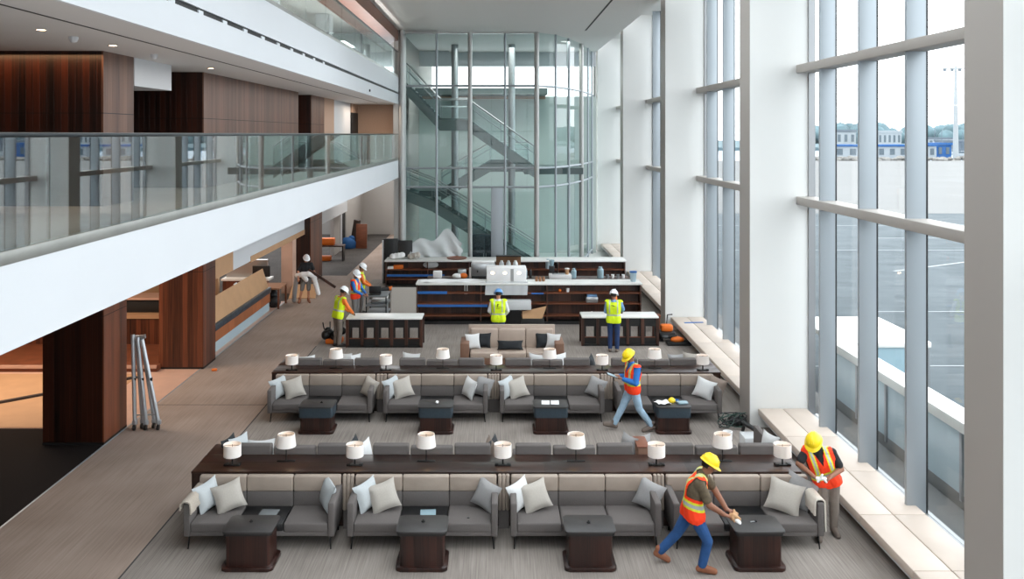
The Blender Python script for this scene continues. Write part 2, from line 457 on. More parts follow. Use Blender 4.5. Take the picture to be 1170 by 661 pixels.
# window bays with deep mullions, two transoms
for i, y in enumerate(piers[:-1]):
    w = window((0, y+.79, 0)); L = BAY-.79
    G('glass_window').box(6.815, 6.83, 0, L, .3, 11.4).build('pane', w)
    G('mullion_steel').box(6.665, 6.9, 0, L, 0, .3).build('sill', w)
    for k in range(4):
        yy = (1.86, 3.71, 5.52, 7.42)[k]
        G('mullion_alu').box(6.5, 6.812, yy-.035, yy+.035, .3, 11.4, .006).m('slot_black').box(6.812, 6.84, yy-.035, yy+.035, .3, 11.4).build('mullion', w)
    G('mullion_steel').box(6.7, 6.84, 0, .04, .3, 11.4).build('edge_frame', w); G('mullion_steel').box(6.7, 6.84, L-.04, L, .3, 11.4).build('edge_frame', w)
    for z in (4.79, 7.61):
        G('grey_paint_pier_shade').box(6.44, 6.84, 0, L, z, z+.17, .01).build('transom', w)
# curtain wall of the stair tower
pts = [(-3.95, FAR), (-2.55, FAR), (-1.12, FAR), (.38, FAR), (1.73, FAR), (2.6, 38.4), (3.3, 39.9), (4.1, 42.2), (4.65, 44.4), (5.05, 46.2), (5.4, 48)]
w = window((0,0,0))
rad = [.09,.05,.1,.05,.11,.05,.06,.11,.05,.05,.08]
for (a, b) in zip(pts, pts[1:]):
    dv = Vector((b[0]-a[0], b[1]-a[1], 0)).normalized(); nv = Vector((-dv.y, dv.x, 0))*.012
    g = G('glass_tower')
    for z0, z1 in ((.25, 4.03), (4.03, 4.84), (4.84, 8.36), (8.36, 10.65)):
        p = [Vector((a[0],a[1],z0)), Vector((b[0],b[1],z0)), Vector((b[0],b[1],z1)), Vector((a[0],a[1],z1))]
        g.face([g.bm.verts.new(q) for q in p])
    g.build('pane', w)
    g = G('mullion_alu')
    for z in (.22, 4.03, 4.84, 8.36):
        g.tube([(a[0],a[1],z), (b[0],b[1],z)], .05, 6)
    g.build('transom', w)
for (x, y), r in zip(pts, rad):
    G('mullion_alu' if r < .08 else 'metal_grey').tube([(x, y-.05, 0), (x, y-.05, 10.65)], r, 12).build('mullion', w)
struct('trim_6', G('metal_grey').box(-4.2, 1.73, FAR-.1, FAR+.15, 10.6, 10.7))
struct('trim_8', G('mullion_alu').box(-.22, .3, FAR-.06, FAR+.06, 0, 4.0, .01))
# tower interior
struct('wall_tower_back', G('wall_tower').box(-4.1, 5.3, 46.5, 46.7, 0, 8.3).m('wall_beige').box(-4.1, 2.6, 46.3, 46.7, 8.15, 8.45).m('white_paint').box(-4.1, 5.3, 46.6, 46.7, 9.9, 11))
struct('wall_tower_landing', G('stair_steel').box(-4.1, 2.6, 44.2, 46.3, 8.3, 8.62).box(1.3, 4.0, 40.2, 44, 4.45, 4.75).box(-4.1, -2.4, 41.3, 44, 3.35, 3.62))
for x in (-2.02, .75):
    struct('column_tower', G('mullion_steel').tube([(x, 42.6, 0), (x, 42.6, 10.7)], .17, 16))
def flight(name, label, y0, y1, path):
    """stringers, treads, glass balustrade and handrail along a stepped path of (x, z)"""
    t = thing(name, label, 'staircase', (path[0][0], (y0+y1)/2, 0))
    ox, oy = t.location.x, t.location.y
    for y in (y0, y1):
        g = G('stair_steel')
        for (xa, za), (xb, zb) in zip(path, path[1:]):
            p = [(xa, za-.5), (xb, zb-.5), (xb, zb+.06), (xa, za+.06)]
            va = [g.bm.verts.new((q[0]-ox, y-.03-oy, q[1])) for q in p]; vb = [g.bm.verts.new((q[0]-ox, y+.03-oy, q[1])) for q in p]
            g.face(va); g.face(vb[::-1])
            for k in range(4): g.face([va[k], vb[k], vb[(k+1)%4], va[(k+1)%4]])
        g.build('stringer', t)
        g = G('steel'); g.tube([(x-ox, y-oy, z+.95) for x, z in path], .03, 8)
        g.tube([(x-ox, y-oy, z+.62) for x, z in path], .018, 6)
        for (xa, za), (xb, zb) in zip(path, path[1:]):
            n = max(1, int(abs(xb-xa)/1.1))
            for k in range(n+1):
                x = xa+(xb-xa)*k/n; z = za+(zb-za)*k/n; g.tube([(x-ox, y-oy, z), (x-ox, y-oy, z+.95)], .018, 6)
        g.build('handrail', t)
    g = G('stair_steel')
    for (xa, za), (xb, zb) in zip(path, path[1:]):
        if abs(zb-za) < .1: g.box(min(xa,xb)-ox, max(xa,xb)-ox, y0-oy, y1-oy, za-.1, za)
        else:
            q = [(xa-ox, y0-oy, za-.3), (xb-ox, y0-oy, zb-.3), (xb-ox, y1-oy, zb-.3), (xa-ox, y1-oy, za-.3)]
            g.face([g.bm.verts.new(v) for v in q]); g.face([g.bm.verts.new((v[0], v[1], v[2]+.12)) for v in q][::-1])
            n = int(abs(zb-za)/.17)
            for k in range(n):
                x = xa+(xb-xa)*(k+.5)/n; z = za+(zb-za)*(k+.5)/n; g.box(x-.15-ox, x+.15-ox, y0-oy, y1-oy, z-.08, z-.02)
    g.build('treads', t)
    g = G('glass_stair')
    for (xa, za), (xb, zb) in zip(path, path[1:]):
        g.face([g.bm.verts.new(q) for q in ((xa-ox, y0-.035-oy, za), (xb-ox, y0-.035-oy, zb), (xb-ox, y0-.035-oy, zb+.85), (xa-ox, y0-.035-oy, za+.85))])
    g.build('balustrade_glass', t)
flight('staircase', 'steel stair flight high behind the tower glass, descending with a landing', 39.6, 41.0, [(-4.05, 8.55), (-2.55, 6.95), (-1.3, 6.95), (1.75, 4.8)])
flight('staircase', 'steel stair flight rising behind the tower glass between the other two', 42.9, 44.1, [(1.6, 4.95), (-.3, 4.95), (-2.7, 3.55)])
flight('staircase', 'lowest steel stair flight behind the tower glass, running down to the floor', 39.6, 41.0, [(-4.05, 3.75), (-2.9, 3.3), (1.9, .35)])

# glass guards of the balconies: guard = thing with panes
def guard(name, label, zf, z_top, y0, y1, base):
    t = thing(name, label, 'glass railing', (BX, y0, zf), 0)
    G('shoe_steel').box(-.1, .004, 0, y1-y0, 0, base, .004).build('base_shoe', t)
    n = int(round((y1-y0)/2.25)); L = (y1-y0)/n
    for k in range(n):
        G('glass_guard').box(-.03, -.012, k*L+.012, (k+1)*L-.012, base, z_top-zf).build('glass_pane', t)
    G('rail_dark').box(-.055, .012, 0, y1-y0, z_top-zf, z_top-zf+.045, .008).build('handrail', t)
guard('glass_railing', 'glass railing with dark handrail along the lower balcony', 5.19, 6.27, 1.5, 37.0, .115)
guard('glass_railing', 'glass railing on the upper gallery just below the ceiling', 8.7, 9.75, 8, 37.0, .08)

# wood clad columns on the lower floor
def wcol(x0, x1, y0, y1, front='wood_dark'):
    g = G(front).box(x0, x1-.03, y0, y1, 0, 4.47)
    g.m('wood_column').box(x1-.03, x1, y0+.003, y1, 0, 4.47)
    g.m('slot_black').box(x0, x1+.002, y0-.002, y1, 2.6, 2.612).box(x0-.003, x1+.004, y0-.004, y1, 0, .05)
    struct('column_wood', g)
wcol(-9.2, -7.96, 17.75, 18.85); wcol(-9.05, -7.86, 23.48, 24.5, 'wood_column'); wcol(-8.4, -7.74, 36.5, 38.9)
# downlights on the balcony soffit and their lamps
k = 0
for px, py in ((47, 34), (129, 52), (241, 78), (84, 42), (176, 62)):
    k += 1
    d = 1300/(153-py); x = X_(px, d)
    lens = k <= 3
    t = thing('soffit_downlight' if lens else 'soffit_camera', ('small warm recessed downlight in the balcony soffit, %s from the near end' % ORD[k-1]) if lens else ('small white dome camera under the balcony soffit, %s from the near end' % ORD[k-4]), 'downlight' if lens else 'sensor', (x, d, 7.6), 0, 'soffit fittings')
    if lens:
        G('white_paint').lathe([(.05,-.002),(.075,-.006),(.075,.02)],16).build('ring', t); G('downlight_lens').lathe([(0,-.004),(.05,-.004),(.05,.01)],16).build('lens', t)
    else:
        G('white_paint').lathe([(.06,.02),(.06,-.03),(.04,-.07),(0,-.085)],16).build('dome', t)  # white dome cameras under the soffit
o = G('black_metal').box(-.02,.03,-.05,.05,-.04,.04,.01).build('camera_bracket', None, (BX+.02, 17.1, 7.99)); o.name = 'wall_sensor'
tag(o, 'tiny dark sensor on the white fascia below the slot diffuser', 'sensor'); o.location = (BX+.01, 28.6, 7.72)
# under-balcony storefront header with wood light strip
struct('trim_7', G('white_paint').box(-8.25, -8.0, 24.5, 47, 2.16, 3.4).m('paper_tan').box(-8.2, -7.985, 28.5, 39.8, 2.12, 2.32).box(-8.26, -7.995, 24.5, 26.6, 2.16, 2.95))
# ================================================================ lounge furniture
def make_sofa(name, label, back_h, band, mid, group, W=1.145):
    """three-seat sofa, back along y=0, front towards -y"""
    t = thing(name, label, 'sofa', (0,0,0), 0, group)
    G('fabric_grey').box(-W+.05, W-.05, -.76, -.03, .2, .29, .015).build('seat_frame', t)
    for x0, x1 in ((-W+.1, -.37), (.37, W-.1)):
        G('fabric_grey').box(x0, x1, -.775, -.11, .26, .405, .03, 3).build('seat_cushion', t)
    if mid == 'fabric': G('fabric_grey').box(-.36, .36, -.775, -.11, .26, .4, .03, 3).build('seat_cushion', t)
    else: G('table_rim').box(-.36, .36, -.76, -.11, .27, .39, .012).build('centre_tray', t)
    for s in (-1, 1):
        p = [(-.78,.2), (-.78,.68), (-.765,.705), (-.05,.725), (-.04,.2)]
        g = G('fabric_grey'); tm = bmesh.new()
        a = [tm.verts.new((s*W, y, z)) for y, z in p]; b = [tm.verts.new((s*(W-.1), y, z)) for y, z in p]
        tm.faces.new(a); tm.faces.new(b[::-1])
        for k in range(5): tm.faces.new([a[k], b[k], b[(k+1)%5], a[(k+1)%5]])
        bmesh.ops.recalc_face_normals(tm, faces=tm.faces)
        bmesh.ops.bevel(tm, geom=list(tm.edges), offset=.02, segments=2, profile=.5, affect='EDGES'); g.merge(tm)
        g.build('armrest', t)
    for k, (x0, x1) in enumerate(((-W+.02, -.375), (-.37, .37), (.375, W-.02))):
        if band:
            b = G('fabric_grey').box(x0, x1, -.12, -.01, .36, .625, .02).build('back_cushion', t)
            G('leather_tan').box(x0, x1, -.125, -.01, .618, back_h, .025, 3).build('leather_band', b)
        else:
            h = back_h - (.035 if k == 1 else 0)
            G('fabric_grey').box(x0+.01, x1-.015, -.16, -.01, .36, h, .03, 3).build('back_cushion', t)
    for x, y in ((-W+.08, -.72), (W-.08, -.72), (-W+.08, -.1), (W-.08, -.1)):
        G('black_metal').tube([(x, y, .21), (x+(.02 if x > 0 else -.02), y-(.02 if y < -.5 else 0), 0)], [.016, .01], 8).build('leg', t)
    return t

def make_console(name, label, x0, x1, y0, y1, yr, z, er=.3):
    """long dark table between back-to-back sofas; raised fluted panels face the gaps"""
    t = thing(name, label, 'console table', ((x0+x1)/2, y0, 0))
    ox = (x0+x1)/2
    G('wood_furniture').box(x0-ox, x1-ox, 0, y1-y0, z-.035, z, .006).m('slot_black').box(x0-ox+.01, x1-ox-.01, (y1-y0)*.52, (y1-y0)*.52+.006, z-.001, z+.0015).build('table_top', t)
    G('wood_furniture').box(x0-ox+.03, x1-ox-.03, .03, y1-y0-.02, .0, z-.035).build('cabinet_body', t)
    for s, x in ((-1, x0), (1, x1)):
        a, b = (x-ox, x-ox+.3) if s < 0 else (x-ox-er, x-ox)
        G('wood_furniture').box(a, b, y1-y0, yr-y0, z-.035, z, .006).box(a if s < 0 else b-.04, a+.04 if s < 0 else b, .03, yr-y0-.01, 0, z-.035).build('end_panel', t)
    return t
def fluted(xa, xb, y, h, label):
    """upright channels filling the gap between two sofa backs"""
    n = max(2, int(round((xb-xa)/.07))); w = (xb-xa)/n; cx = (xa+xb)/2
    t = thing('fluted_panel', label, 'upholstered panel', (cx, y, 0), 0, 'fluted panels between the sofas')
    g = G('leather_tan')
    for k in range(n): g.box(xa-cx+k*w, xa-cx+(k+1)*w, -.1, -.006, .3, h, .022, 2)
    g.build('fluted_leather', t)
    G('fabric_grey').box(xa-cx+.01, xb-cx-.01, -.06, -.006, 0, .3).build('plinth', t)
    return t

def make_coffee(name, label, band):
    t = thing(name, label, 'coffee table', (0,0,0), 0, None)
    G('table_top').prism(rrect(.74, .57, .07), .545, .575, .008).build('table_top', t)
    if band:
        G('band_blue').prism(rrect(.71, .53, .05), .34, .545, .012).build('leather_band', t)
        G('wood_table').prism(rrect(.66, .5, .05), .06, .34).build('pedestal', t)
    else:
        G('table_rim').prism(rrect(.7, .53, .06), .505, .545).build('under_frame', t)
        G('wood_table').prism(rrect(.64, .48, .05), .06, .505).build('pedestal', t)
    G('wood_table').prism(rrect(.75, .58, .07), 0, .06, .015).build('plinth', t)
    return t

def make_drum_lamp(name, label):
    t = thing(name, label, 'table lamp', (0,0,0))
    G('black_metal').box(-.13, .13, -.05, .05, 0, .018, .004).box(-.13, -.07, -.05, .05, .018, .03, .004).box(.07, .13, -.05, .05, .018, .03, .004).build('base', t)
    G('black_metal').tube([(0,0,.015), (0,0,.2)], .014, 10).build('stem', t)
    sh = G('lamp_shade').lathe([(.138,.15),(.142,.15),(.142,.345),(.138,.345),(.135,.34),(.135,.155)], 32, closed=True).build('lamp_shade', t)
    G('black_metal').tube([(-.136,0,.325),(.136,0,.325)], .004, 6).tube([(0,0,.2),(0,0,.34)], .004, 6).build('shade_ring', sh)
    G('lamp_bulb').sphere((0,0,.25), .03, 12).build('bulb', t)
    return t
def make_taper_lamp(name, label):
    t = thing(name, label, 'table lamp', (0,0,0))
    G('black_metal').box(-.15, .15, -.03, .03, 0, .014, .004).build('base', t)
    G('black_metal').tube([(0,0,.01), (0,0,.3)], .009, 10).build('stem', t)
    sh = G('lamp_shade').lathe([(.158,.25),(.162,.25),(.139,.45),(.135,.45),(.132,.445),(.154,.255)], 32, closed=True).build('lamp_shade', t)
    G('black_metal').tube([(-.133,0,.43),(.133,0,.43)], .004, 6).tube([(0,0,.28),(0,0,.45)], .004, 6).build('shade_ring', sh)
    G('lamp_bulb').sphere((0,0,.34), .03, 12).build('bulb', t)
    return t
CUSH = {}
def cushion(col, label, x, y, z, rz, tilt=18, roll=0, w=.5, h=.48, t=.17, group='scatter cushions'):
    key = (col, w, h)
    if key not in CUSH: CUSH[key] = G(col).pillow(w, h, t).mesh('cushion')
    o = bpy.data.objects.new('cushion', CUSH[key]); C.objects.link(o)
    o.location = (x, y, z)
    o.rotation_mode = 'ZXY' if False else 'XYZ'
    Mx = Matrix.Rotation(math.radians(rz),4,'Z') @ Matrix.Rotation(math.radians(-tilt),4,'X') @ Matrix.Rotation(math.radians(roll),4,'Y')
    o.rotation_euler = Mx.to_euler()
    return tag(o, label, 'cushion', group)

# ---- rows
R1 = dict(x=[-3.60, -1.12, 1.36, 3.83], back=14.04, c0=14.05, c1=14.81, cr=15.31, ex=4.9)
R2 = dict(x=[-3.86, -1.33, 1.22, 3.79], back=19.89, c0=19.90, c1=20.50, cr=21.2, ex=5.11)
sofa0 = make_sofa('sofa', '-', .865, True, 'tray', 'lounge sofas with a leather-banded back')
sofa0f = make_sofa('sofa', '-', .865, True, 'fabric', 'lounge sofas with a leather-banded back')
rear0 = make_sofa('sofa', '-', 1.03, False, 'fabric', 'sofas backed against the consoles', 1.03)
used = set()
def place(proto, loc, rz, label):
    if proto.name in used: return dup(proto, loc, rz, label)
    used.add(proto.name); proto.location = loc; proto.rotation_euler = (0,0,rz); proto['label'] = label; return proto
LS1 = ['grey leather-banded sofa with a beige throw over its walkway-side arm',
       'grey leather-banded sofa with a blue-grey tablet lying on the tray between its seats',
       'grey leather-banded sofa with three plain seats, between the tablet sofa and the crouching worker',
       'grey leather-banded sofa with a cream throw hanging over its window-side arm']
LS2 = ['grey leather-banded sofa of the middle row nearest the walkway',
       'grey leather-banded sofa of the middle row behind the table with a white mouse',
       'grey leather-banded sofa of the middle row behind the table with two white papers',
       'leather-banded sofa of the middle row behind the table heaped with papers and a yellow tool']
LR1 = ['grey sofa turned to the bar behind the near console, at the walkway end',
       'grey sofa turned to the bar behind the near console, second from the walkway',
       'grey sofa turned to the bar behind the near console, next to the brown leather box',
       'grey sofa turned to the bar behind the near console, at the window end']
LR2 = ['grey sofa turned to the bar behind the middle console, at the walkway end',
       'grey sofa turned to the bar behind the middle console, second from the walkway',
       'grey sofa turned to the bar behind the middle console, second from the window',
       'grey sofa turned to the bar behind the middle console, at the window end']
PI = math.pi
for i, x in enumerate(R1['x']): place(sofa0f if i == 2 else sofa0, (x, R1['back'], 0), 0, LS1[i])
for i, x in enumerate(R2['x']): place(sofa0, (x, R2['back'], 0), 0, LS2[i])
for i, x in enumerate([-3.43, -1.10, 1.32, 3.74]): place(rear0, (x, R1['c1']+.015, 0), PI, LR1[i])
for i, x in enumerate([-3.72, -1.28, 1.20, 3.70]): place(rear0, (x, R2['c1']+.015, 0), PI, LR2[i])
for R, lab in ((R1, 'long dark wood console with nine lamps behind the near row of sofas'), (R2, 'long dark wood console with nine lamps behind the middle row of sofas')):
    c = make_console('console_table', lab, -R['ex'], R['ex'], R['c0'], R['c1'], R['cr'], .885, .1 if R is R1 else .3)
    xs = R['x']; rn = 'near' if R is R1 else 'middle'
    for k, (a, b) in enumerate(zip(xs, xs[1:])):
        fluted(a+1.147, b-1.147, R['c0']-.004, .865, 'tan fluted panel filling the %s gap from the walkway in the %s row of sofas' % (ORD[k], rn))
# brown leather end box between two rear sofas
b = thing('leather_box', 'brown leather box wedged between two grey sofas behind the near console', 'side box', (2.5, 15.02, 0), 0)
G('leather_brown').box(-.1,.1,-.17,.35,0,.98,.02).build('body', b); G('wood_edge').box(-.105,.105,-.175,.355,.98,1.0,.006).build('lid', b)

# coffee tables
cof1 = make_coffee('coffee_table', '-', False); cof2 = make_coffee('coffee_table', '-', True)
LT1 = ['dark pedestal coffee table before the sofa with the beige throw', 'dark pedestal coffee table before the sofa with the tablet',
       'dark pedestal coffee table before the sofa with three plain seats', 'dark pedestal coffee table being wiped by the worker in jeans']
LT2 = ['blue-banded coffee table before the middle-row sofa by the walkway', 'blue-banded coffee table with one white mouse on it',
       'blue-banded coffee table with two white papers on it', 'blue-banded coffee table heaped with papers and a yellow thing']
TX1 = [-3.60, -1.08, 1.363, 3.81]; TX2 = [-3.80, -1.28, 1.15, 3.74]
for i, x in enumerate(TX1): place(cof1, (x, 12.88, 0), 0, LT1[i])['group'] = 'near coffee tables'
for i, x in enumerate(TX2): place(cof2, (x, 18.64, 0), 0, LT2[i])['group'] = 'blue-banded coffee tables'
# small round metal table buttons/bells
def knob(x, y, label, group='small metal pucks'):
    o = G('black_metal').lathe([(.024,0),(.028,.004),(.028,.018),(.012,.022),(.010,.034),(0,.036)], 14).build('puck', None, (x, y, .575))
    return tag(o, label, 'puck', group)
knob(-3.62, 12.93, 'small black metal puck on the table before the sofa with the beige throw')
knob(-1.08, 12.93, 'small black metal puck on the table before the tablet sofa')
knob(1.36, 12.9, 'small black metal puck on the table before the three-seat plain sofa')
knob(-3.72, 18.66, 'small dark puck on the blue-banded table by the walkway')
o = G('steel').box(-.05,.05,-.012,.012,0,.012,.004).m('black_plastic').box(.02,.05,-.018,.018,0,.02,.004).build('marker_pen', None, (3.8, 12.93, .575), (0,0,.2)); tag(o, 'small metal pen lying on the table the worker is wiping', 'pen')
g = G('paper_white'); g.sphere((0,0,.0), .06, 14, .6, 1, .45); o = g.build('computer_mouse', None, (-1.26, 18.62, .602)); tag(o, 'white rounded mouse on the blue-banded table', 'mouse')
for k, dx in enumerate((-.1, .1)):
    o = G('paper_white').box(-.085,.085,-.13,.13,0,.012,.003).m('cushion_grey').box(-.06,.06,.06,.08,.011,.0125).build('paper_pad', None, (1.15+dx, 18.66, .575), (0,0,-.05)); tag(o, 'white paper pad on the blue-banded table, nearer the %s' % ('walkway' if k == 0 else 'window'), 'paper', 'paper pads')
g = G('paper_white').sheet([[(-.2+.05*i, -.12+.06*j, .03+.015*math.sin(i*1.7+j)) for j in range(5)] for i in range(7)], .006)
o = g.build('paper_sheet', None, (3.58, 18.62, .575), (0,0,.3)); tag(o, 'crumpled white paper sheet on the table behind the walking worker', 'paper')
o = G('blue_glass').box(-.11,.11,-.08,.08,0,.05,.02).build('folded_cloth', None, (3.95, 18.6, .575), (0,0,.2)); tag(o, 'pale blue folded cloth on the cluttered blue-banded table', 'cloth')
g = G('yellow').lathe([(.08,0),(.08,.02),(.065,.06),(.03,.085),(0,.09)], 16); o = g.build('tape_dispenser', None, (3.76, 18.74, .575)); tag(o, 'small yellow tool on the cluttered blue-banded table', 'tool')
o = G('tape_blue').lathe([(.03,0),(.055,0),(.055,.04),(.03,.04)], 16, closed=True).build('tape_roll', None, (3.86, 18.75, .575)); tag(o, 'dark blue tape roll beside the yellow tool', 'tape roll')
o = G('black_plastic').box(-.12,.12,-.06,.06,0,.02,.004).build('folder', None, (3.5, 18.8, .575), (0,0,-.4)); tag(o, 'black folder under the papers on the cluttered table', 'folder')
t = thing('tablet', 'blue-grey tablet on the tray between the seats of a near sofa', 'tablet', (-1.06, 13.62, .39), .06)
G('black_plastic').box(-.13,.13,-.16,.16,0,.008,.003).build('case', t); G('blue_glass').box(-.12,.12,-.15,.15,.007,.0095).build('screen', t)
o = G('grey_plastic').box(-.14,.14,-.1,.14,0,.006,.002).build('magazine', None, (-3.55, 13.65, .39), (0,0,-.05)); tag(o, 'grey magazine lying flat between the seats of the sofa with the beige throw', 'magazine')
o = G('black_plastic').box(-.02,.02,-.015,.015,0,.01,.003).build('phone_charger', None, (-.43, 13.45, .405)); tag(o, 'tiny black clip lying on the seat of the tablet sofa', 'clip')

# lamps
dl = make_drum_lamp('table_lamp', '-'); tl = make_taper_lamp('table_lamp', '-')
for row, R, pxs, yd, yt in (('near', R1, (265.5, 327, 405.5, 487, 574.5, 658, 750, 825.5, 894), 14.33, 14.5), ('middle', R2, (333.5, 384, 441, 506, 567, 628, 688, 748, 803), 20.08, 20.24)):
    for i, px in enumerate(pxs):
        d = yd if i % 2 == 0 else yt
        kind = 'white drum-shaded' if i % 2 == 0 else 'tall white taper-shaded'
        n = i//2
        place(dl if i % 2 == 0 else tl, (X_(px, d), d, .885), 0, '%s lamp on the %s console, %s of its shape from the walkway' % (kind, row, ORD[n]))['group'] = 'console lamps'

# cushions: (colour, px centre, d, z, rz, tilt, roll, label)
def cu(col, px, d, rz, lab, z=.395, tilt=20, roll=0, w=.47, h=.45, t=.18): return cushion(col, lab, X_(px, d), d, z+.02, rz, tilt, roll*1.7, w, h, t)
cu('cushion_blue', 243, 13.75, 55, 'pale blue cushion leaning on the arm with the beige throw', tilt=16, roll=-6)
cu('cushion_beige', 266, 13.68, 18, 'beige cushion beside the pale blue one on the sofa with the beige throw', tilt=24, roll=-9)
cu('cushion_blue', 370, 13.78, -62, 'pale grey-blue cushion at the fluted-panel arm of the sofa with the beige throw', tilt=14, roll=4)
cu('cushion_blue', 425, 13.76, 48, 'pale blue cushion on the walkway side of the tablet sofa', tilt=16, roll=-6)
cu('cushion_beige', 443, 13.68, 15, 'beige cushion overlapping a pale blue one on the tablet sofa', tilt=24, roll=-8)
cu('cushion_grey', 549, 13.76, -36, 'grey cushion alone at the window-side arm of the tablet sofa', tilt=20, roll=8)
cu('cushion_white', 599, 13.76, 44, 'whitish cushion at the arm of the plain three-seat sofa, behind a beige one', tilt=16, roll=-6)
cu('cushion_beige', 617, 13.68, 14, 'beige cushion in front of a whitish one on the plain three-seat sofa', tilt=24, roll=-8)
cu('cushion_grey', 736, 13.76, -34, 'grey cushion on the plain three-seat sofa nearest the crouching worker', tilt=20, roll=8)
cu('cushion_beige', 892, 13.6, -18, 'large taupe cushion on the sofa with the cream throw', tilt=26, roll=8, w=.54, h=.5)
cu('cushion_grey', 907, 13.82, -30, 'grey cushion behind the taupe one, beside the worker with the cloth', tilt=18, roll=10, w=.52, h=.5)
cu('cushion_blue', 323, 19.62, 48, 'pale blue cushion of the middle-row sofa by the walkway', tilt=16, roll=-6)
cu('cushion_beige', 338.5, 19.54, 16, 'beige cushion of the middle-row sofa by the walkway', tilt=24, roll=-8)
cu('cushion_beige', 418, 19.6, -40, 'pale cushion at the fluted end of the middle-row sofa by the walkway', tilt=18, roll=8)
cu('cushion_blue', 452, 19.62, 46, 'pale blue cushion on the sofa behind the table with the mouse', tilt=16, roll=-6)
cu('cushion_beige', 463, 19.54, 14, 'beige cushion beside the pale blue one behind the table with the mouse', tilt=24, roll=-8)
cu('cushion_white', 533, 19.55, -58, 'pale cushion set edge-on on the sofa behind the table with the mouse', tilt=16, roll=4)
cu('cushion_grey', 549, 19.64, -28, 'grey cushion in the corner of the sofa behind the table with the mouse', tilt=18, roll=6)
cu('cushion_blue', 584, 19.62, 46, 'pale blue cushion on the sofa behind the table with two papers', tilt=16, roll=-6)
cu('cushion_beige', 595, 19.54, 14, 'beige cushion on the sofa behind the table with two papers', tilt=24, roll=-8)
cu('cushion_grey', 677, 19.62, -34, 'grey cushion on the sofa behind the table with two papers', tilt=18, roll=8)
cu('cushion_white', 801, 19.5, -30, 'white cushion on the middle-row sofa at the window end', tilt=22, roll=8)
cu('cushion_brown', 814, 19.66, -36, 'brown cushion behind the white one at the window end of the middle row', tilt=16, roll=8)
# cushions seen over the rear sofas
def rc(col, px, d, rz, lab, z=.5, roll=0, tilt=12): return cushion(col, lab, X_(px, d), d, z, rz, tilt, roll, .48, .5, .15)
rc('cushion_black', 266, 15.3, 80, 'dark cushion leaning at the walkway end behind the near console', .52)
rc('cushion_blue', 277, 15.35, 65, 'whitish cushion beside the dark one behind the near console', .52)
rc('cushion_white', 298, 15.45, 10, 'white cushion peeping over the walkway-end sofa behind the near console', .4)
rc('cushion_white', 400, 15.3, -70, 'white cushion standing edge-on at the first gap behind the near console', .44)
rc('cushion_black', 409, 15.3, 85, 'dark cushion between two white ones at the first gap behind the near console', .5)
rc('cushion_white', 420, 15.3, 70, 'white cushion beyond the dark one at the first gap behind the near console', .44)
rc('cushion_brown', 556, 15.3, -75, 'brown cushion edge at the middle gap behind the near console', .48)
rc('cushion_black', 568, 15.35, 75, 'dark cushion edge at the middle gap behind the near console', .48)
rc('cushion_grey', 715, 15.3, -65, 'grey cushion leaning above the brown leather box', .55)
rc('cushion_grey', 733, 15.5, 20, 'grey cushion lying beyond the brown leather box', .46)
rc('cushion_white', 876, 15.35, -72, 'white cushion at the window end behind the near console', .56)
rc('cushion_brown', 340, 21.0, 70, 'brown cushion at the walkway end behind the middle console', .5)
rc('cushion_white', 350, 21.1, 25, 'white cushion beside the brown one behind the middle console', .45)
rc('cushion_white', 390, 21.0, -20, 'white cushion in view over the walkway-end sofa of the middle console', .55)
rc('cushion_white', 402, 21.05, 20, 'pale cushion just past the walkway-end sofa of the middle console', .5)
rc('cushion_white', 468, 21.0, -22, 'white cushion over the second sofa behind the middle console', .55)
rc('cushion_white', 612, 21.1, -30, 'white cushion before the tan booth, walkway side', .5)
rc('cushion_white', 640, 21.05, 30, 'white cushion before the tan booth, window side', .52)
rc('cushion_black', 679, 21.0, 78, 'dark cushion edge near the third drum lamp behind the middle console', .5)
rc('cushion_grey', 775, 21.1, 12, 'grey cushion over the window-end sofa of the middle console', .5)
rc('cushion_beige', 790, 21.0, -25, 'beige cushion at the window end behind the middle console', .55)

# throws over two arms
def throw(col, label, xa, y0, y1, zin, zout, zt=.735, wid=.13):
    rows = []
    n = 12
    for i in range(n+1):
        y = y0+(y1-y0)*i/n; wv = .012*math.sin(i*1.9)
        rows.append([(xa-wid/2-.012-wv*.6, y, zin), (xa-wid/2-.012+wv*.5, y, (zin+zt)/2), (xa-wid/2-.004, y, zt-.015), (xa-wid/4, y, zt+.012+wv*.4), (xa+wid/4, y, zt+.012-wv*.4), (xa+wid/2+.004, y, zt-.015), (xa+wid/2+.014+wv, y, (zt+zout)/2), (xa+wid/2+.02-wv, y, zout)])
    o = G(col).sheet(rows, .022).build('throw_blanket', sharp=60); return tag(o, label, 'throw')
throw('throw_beige', 'beige throw folded over the walkway-side arm of a near sofa', R1['x'][0]-1.095, 13.2, 13.98, .62, .56)
throw('throw_cream', 'cream throw hanging long over the window-side arm of a near sofa', R1['x'][3]+1.095, 13.3, 13.72, .5, .26)

# tan booth in the third row
b = thing('booth_sofa', 'tan leather booth sofa with wood-coloured ends facing the consoles', 'booth sofa', (.43, 24.4, 0))
for k in range(3):
    x = -1.14+.76*k
    G('leather_booth').box(x+.004, x+.756, -.22, -.05, .4, .92, .03, 3).build('back_cushion', b)
    G('leather_booth').box(x+.004, x+.756, -.84, -.2, .26, .42, .03, 3).build('seat_cushion', b)
G('leather_booth').box(-1.2, 1.2, -.06, .04, .1, 1.0, .02).build('back_shell', b)
G('leather_brown').box(-1.14, 1.14, -.82, -.1, .08, .27, .01).build('seat_base', b)
for s in (-1, 1):
    G('leather_brown').box(s*1.16, s*1.4, -.84, -.02, 0, .66, .02).build('end_panel', b)
def bc(col, px, lab, rz, d=24.05, w=.42, h=.42, z=.42): return cushion(col, lab, X_(px, d), d, z, rz, 18, 0, w, h, .15)
bc('cushion_white', 541, 'white cushion at the walkway end of the tan booth', 18, 23.95)
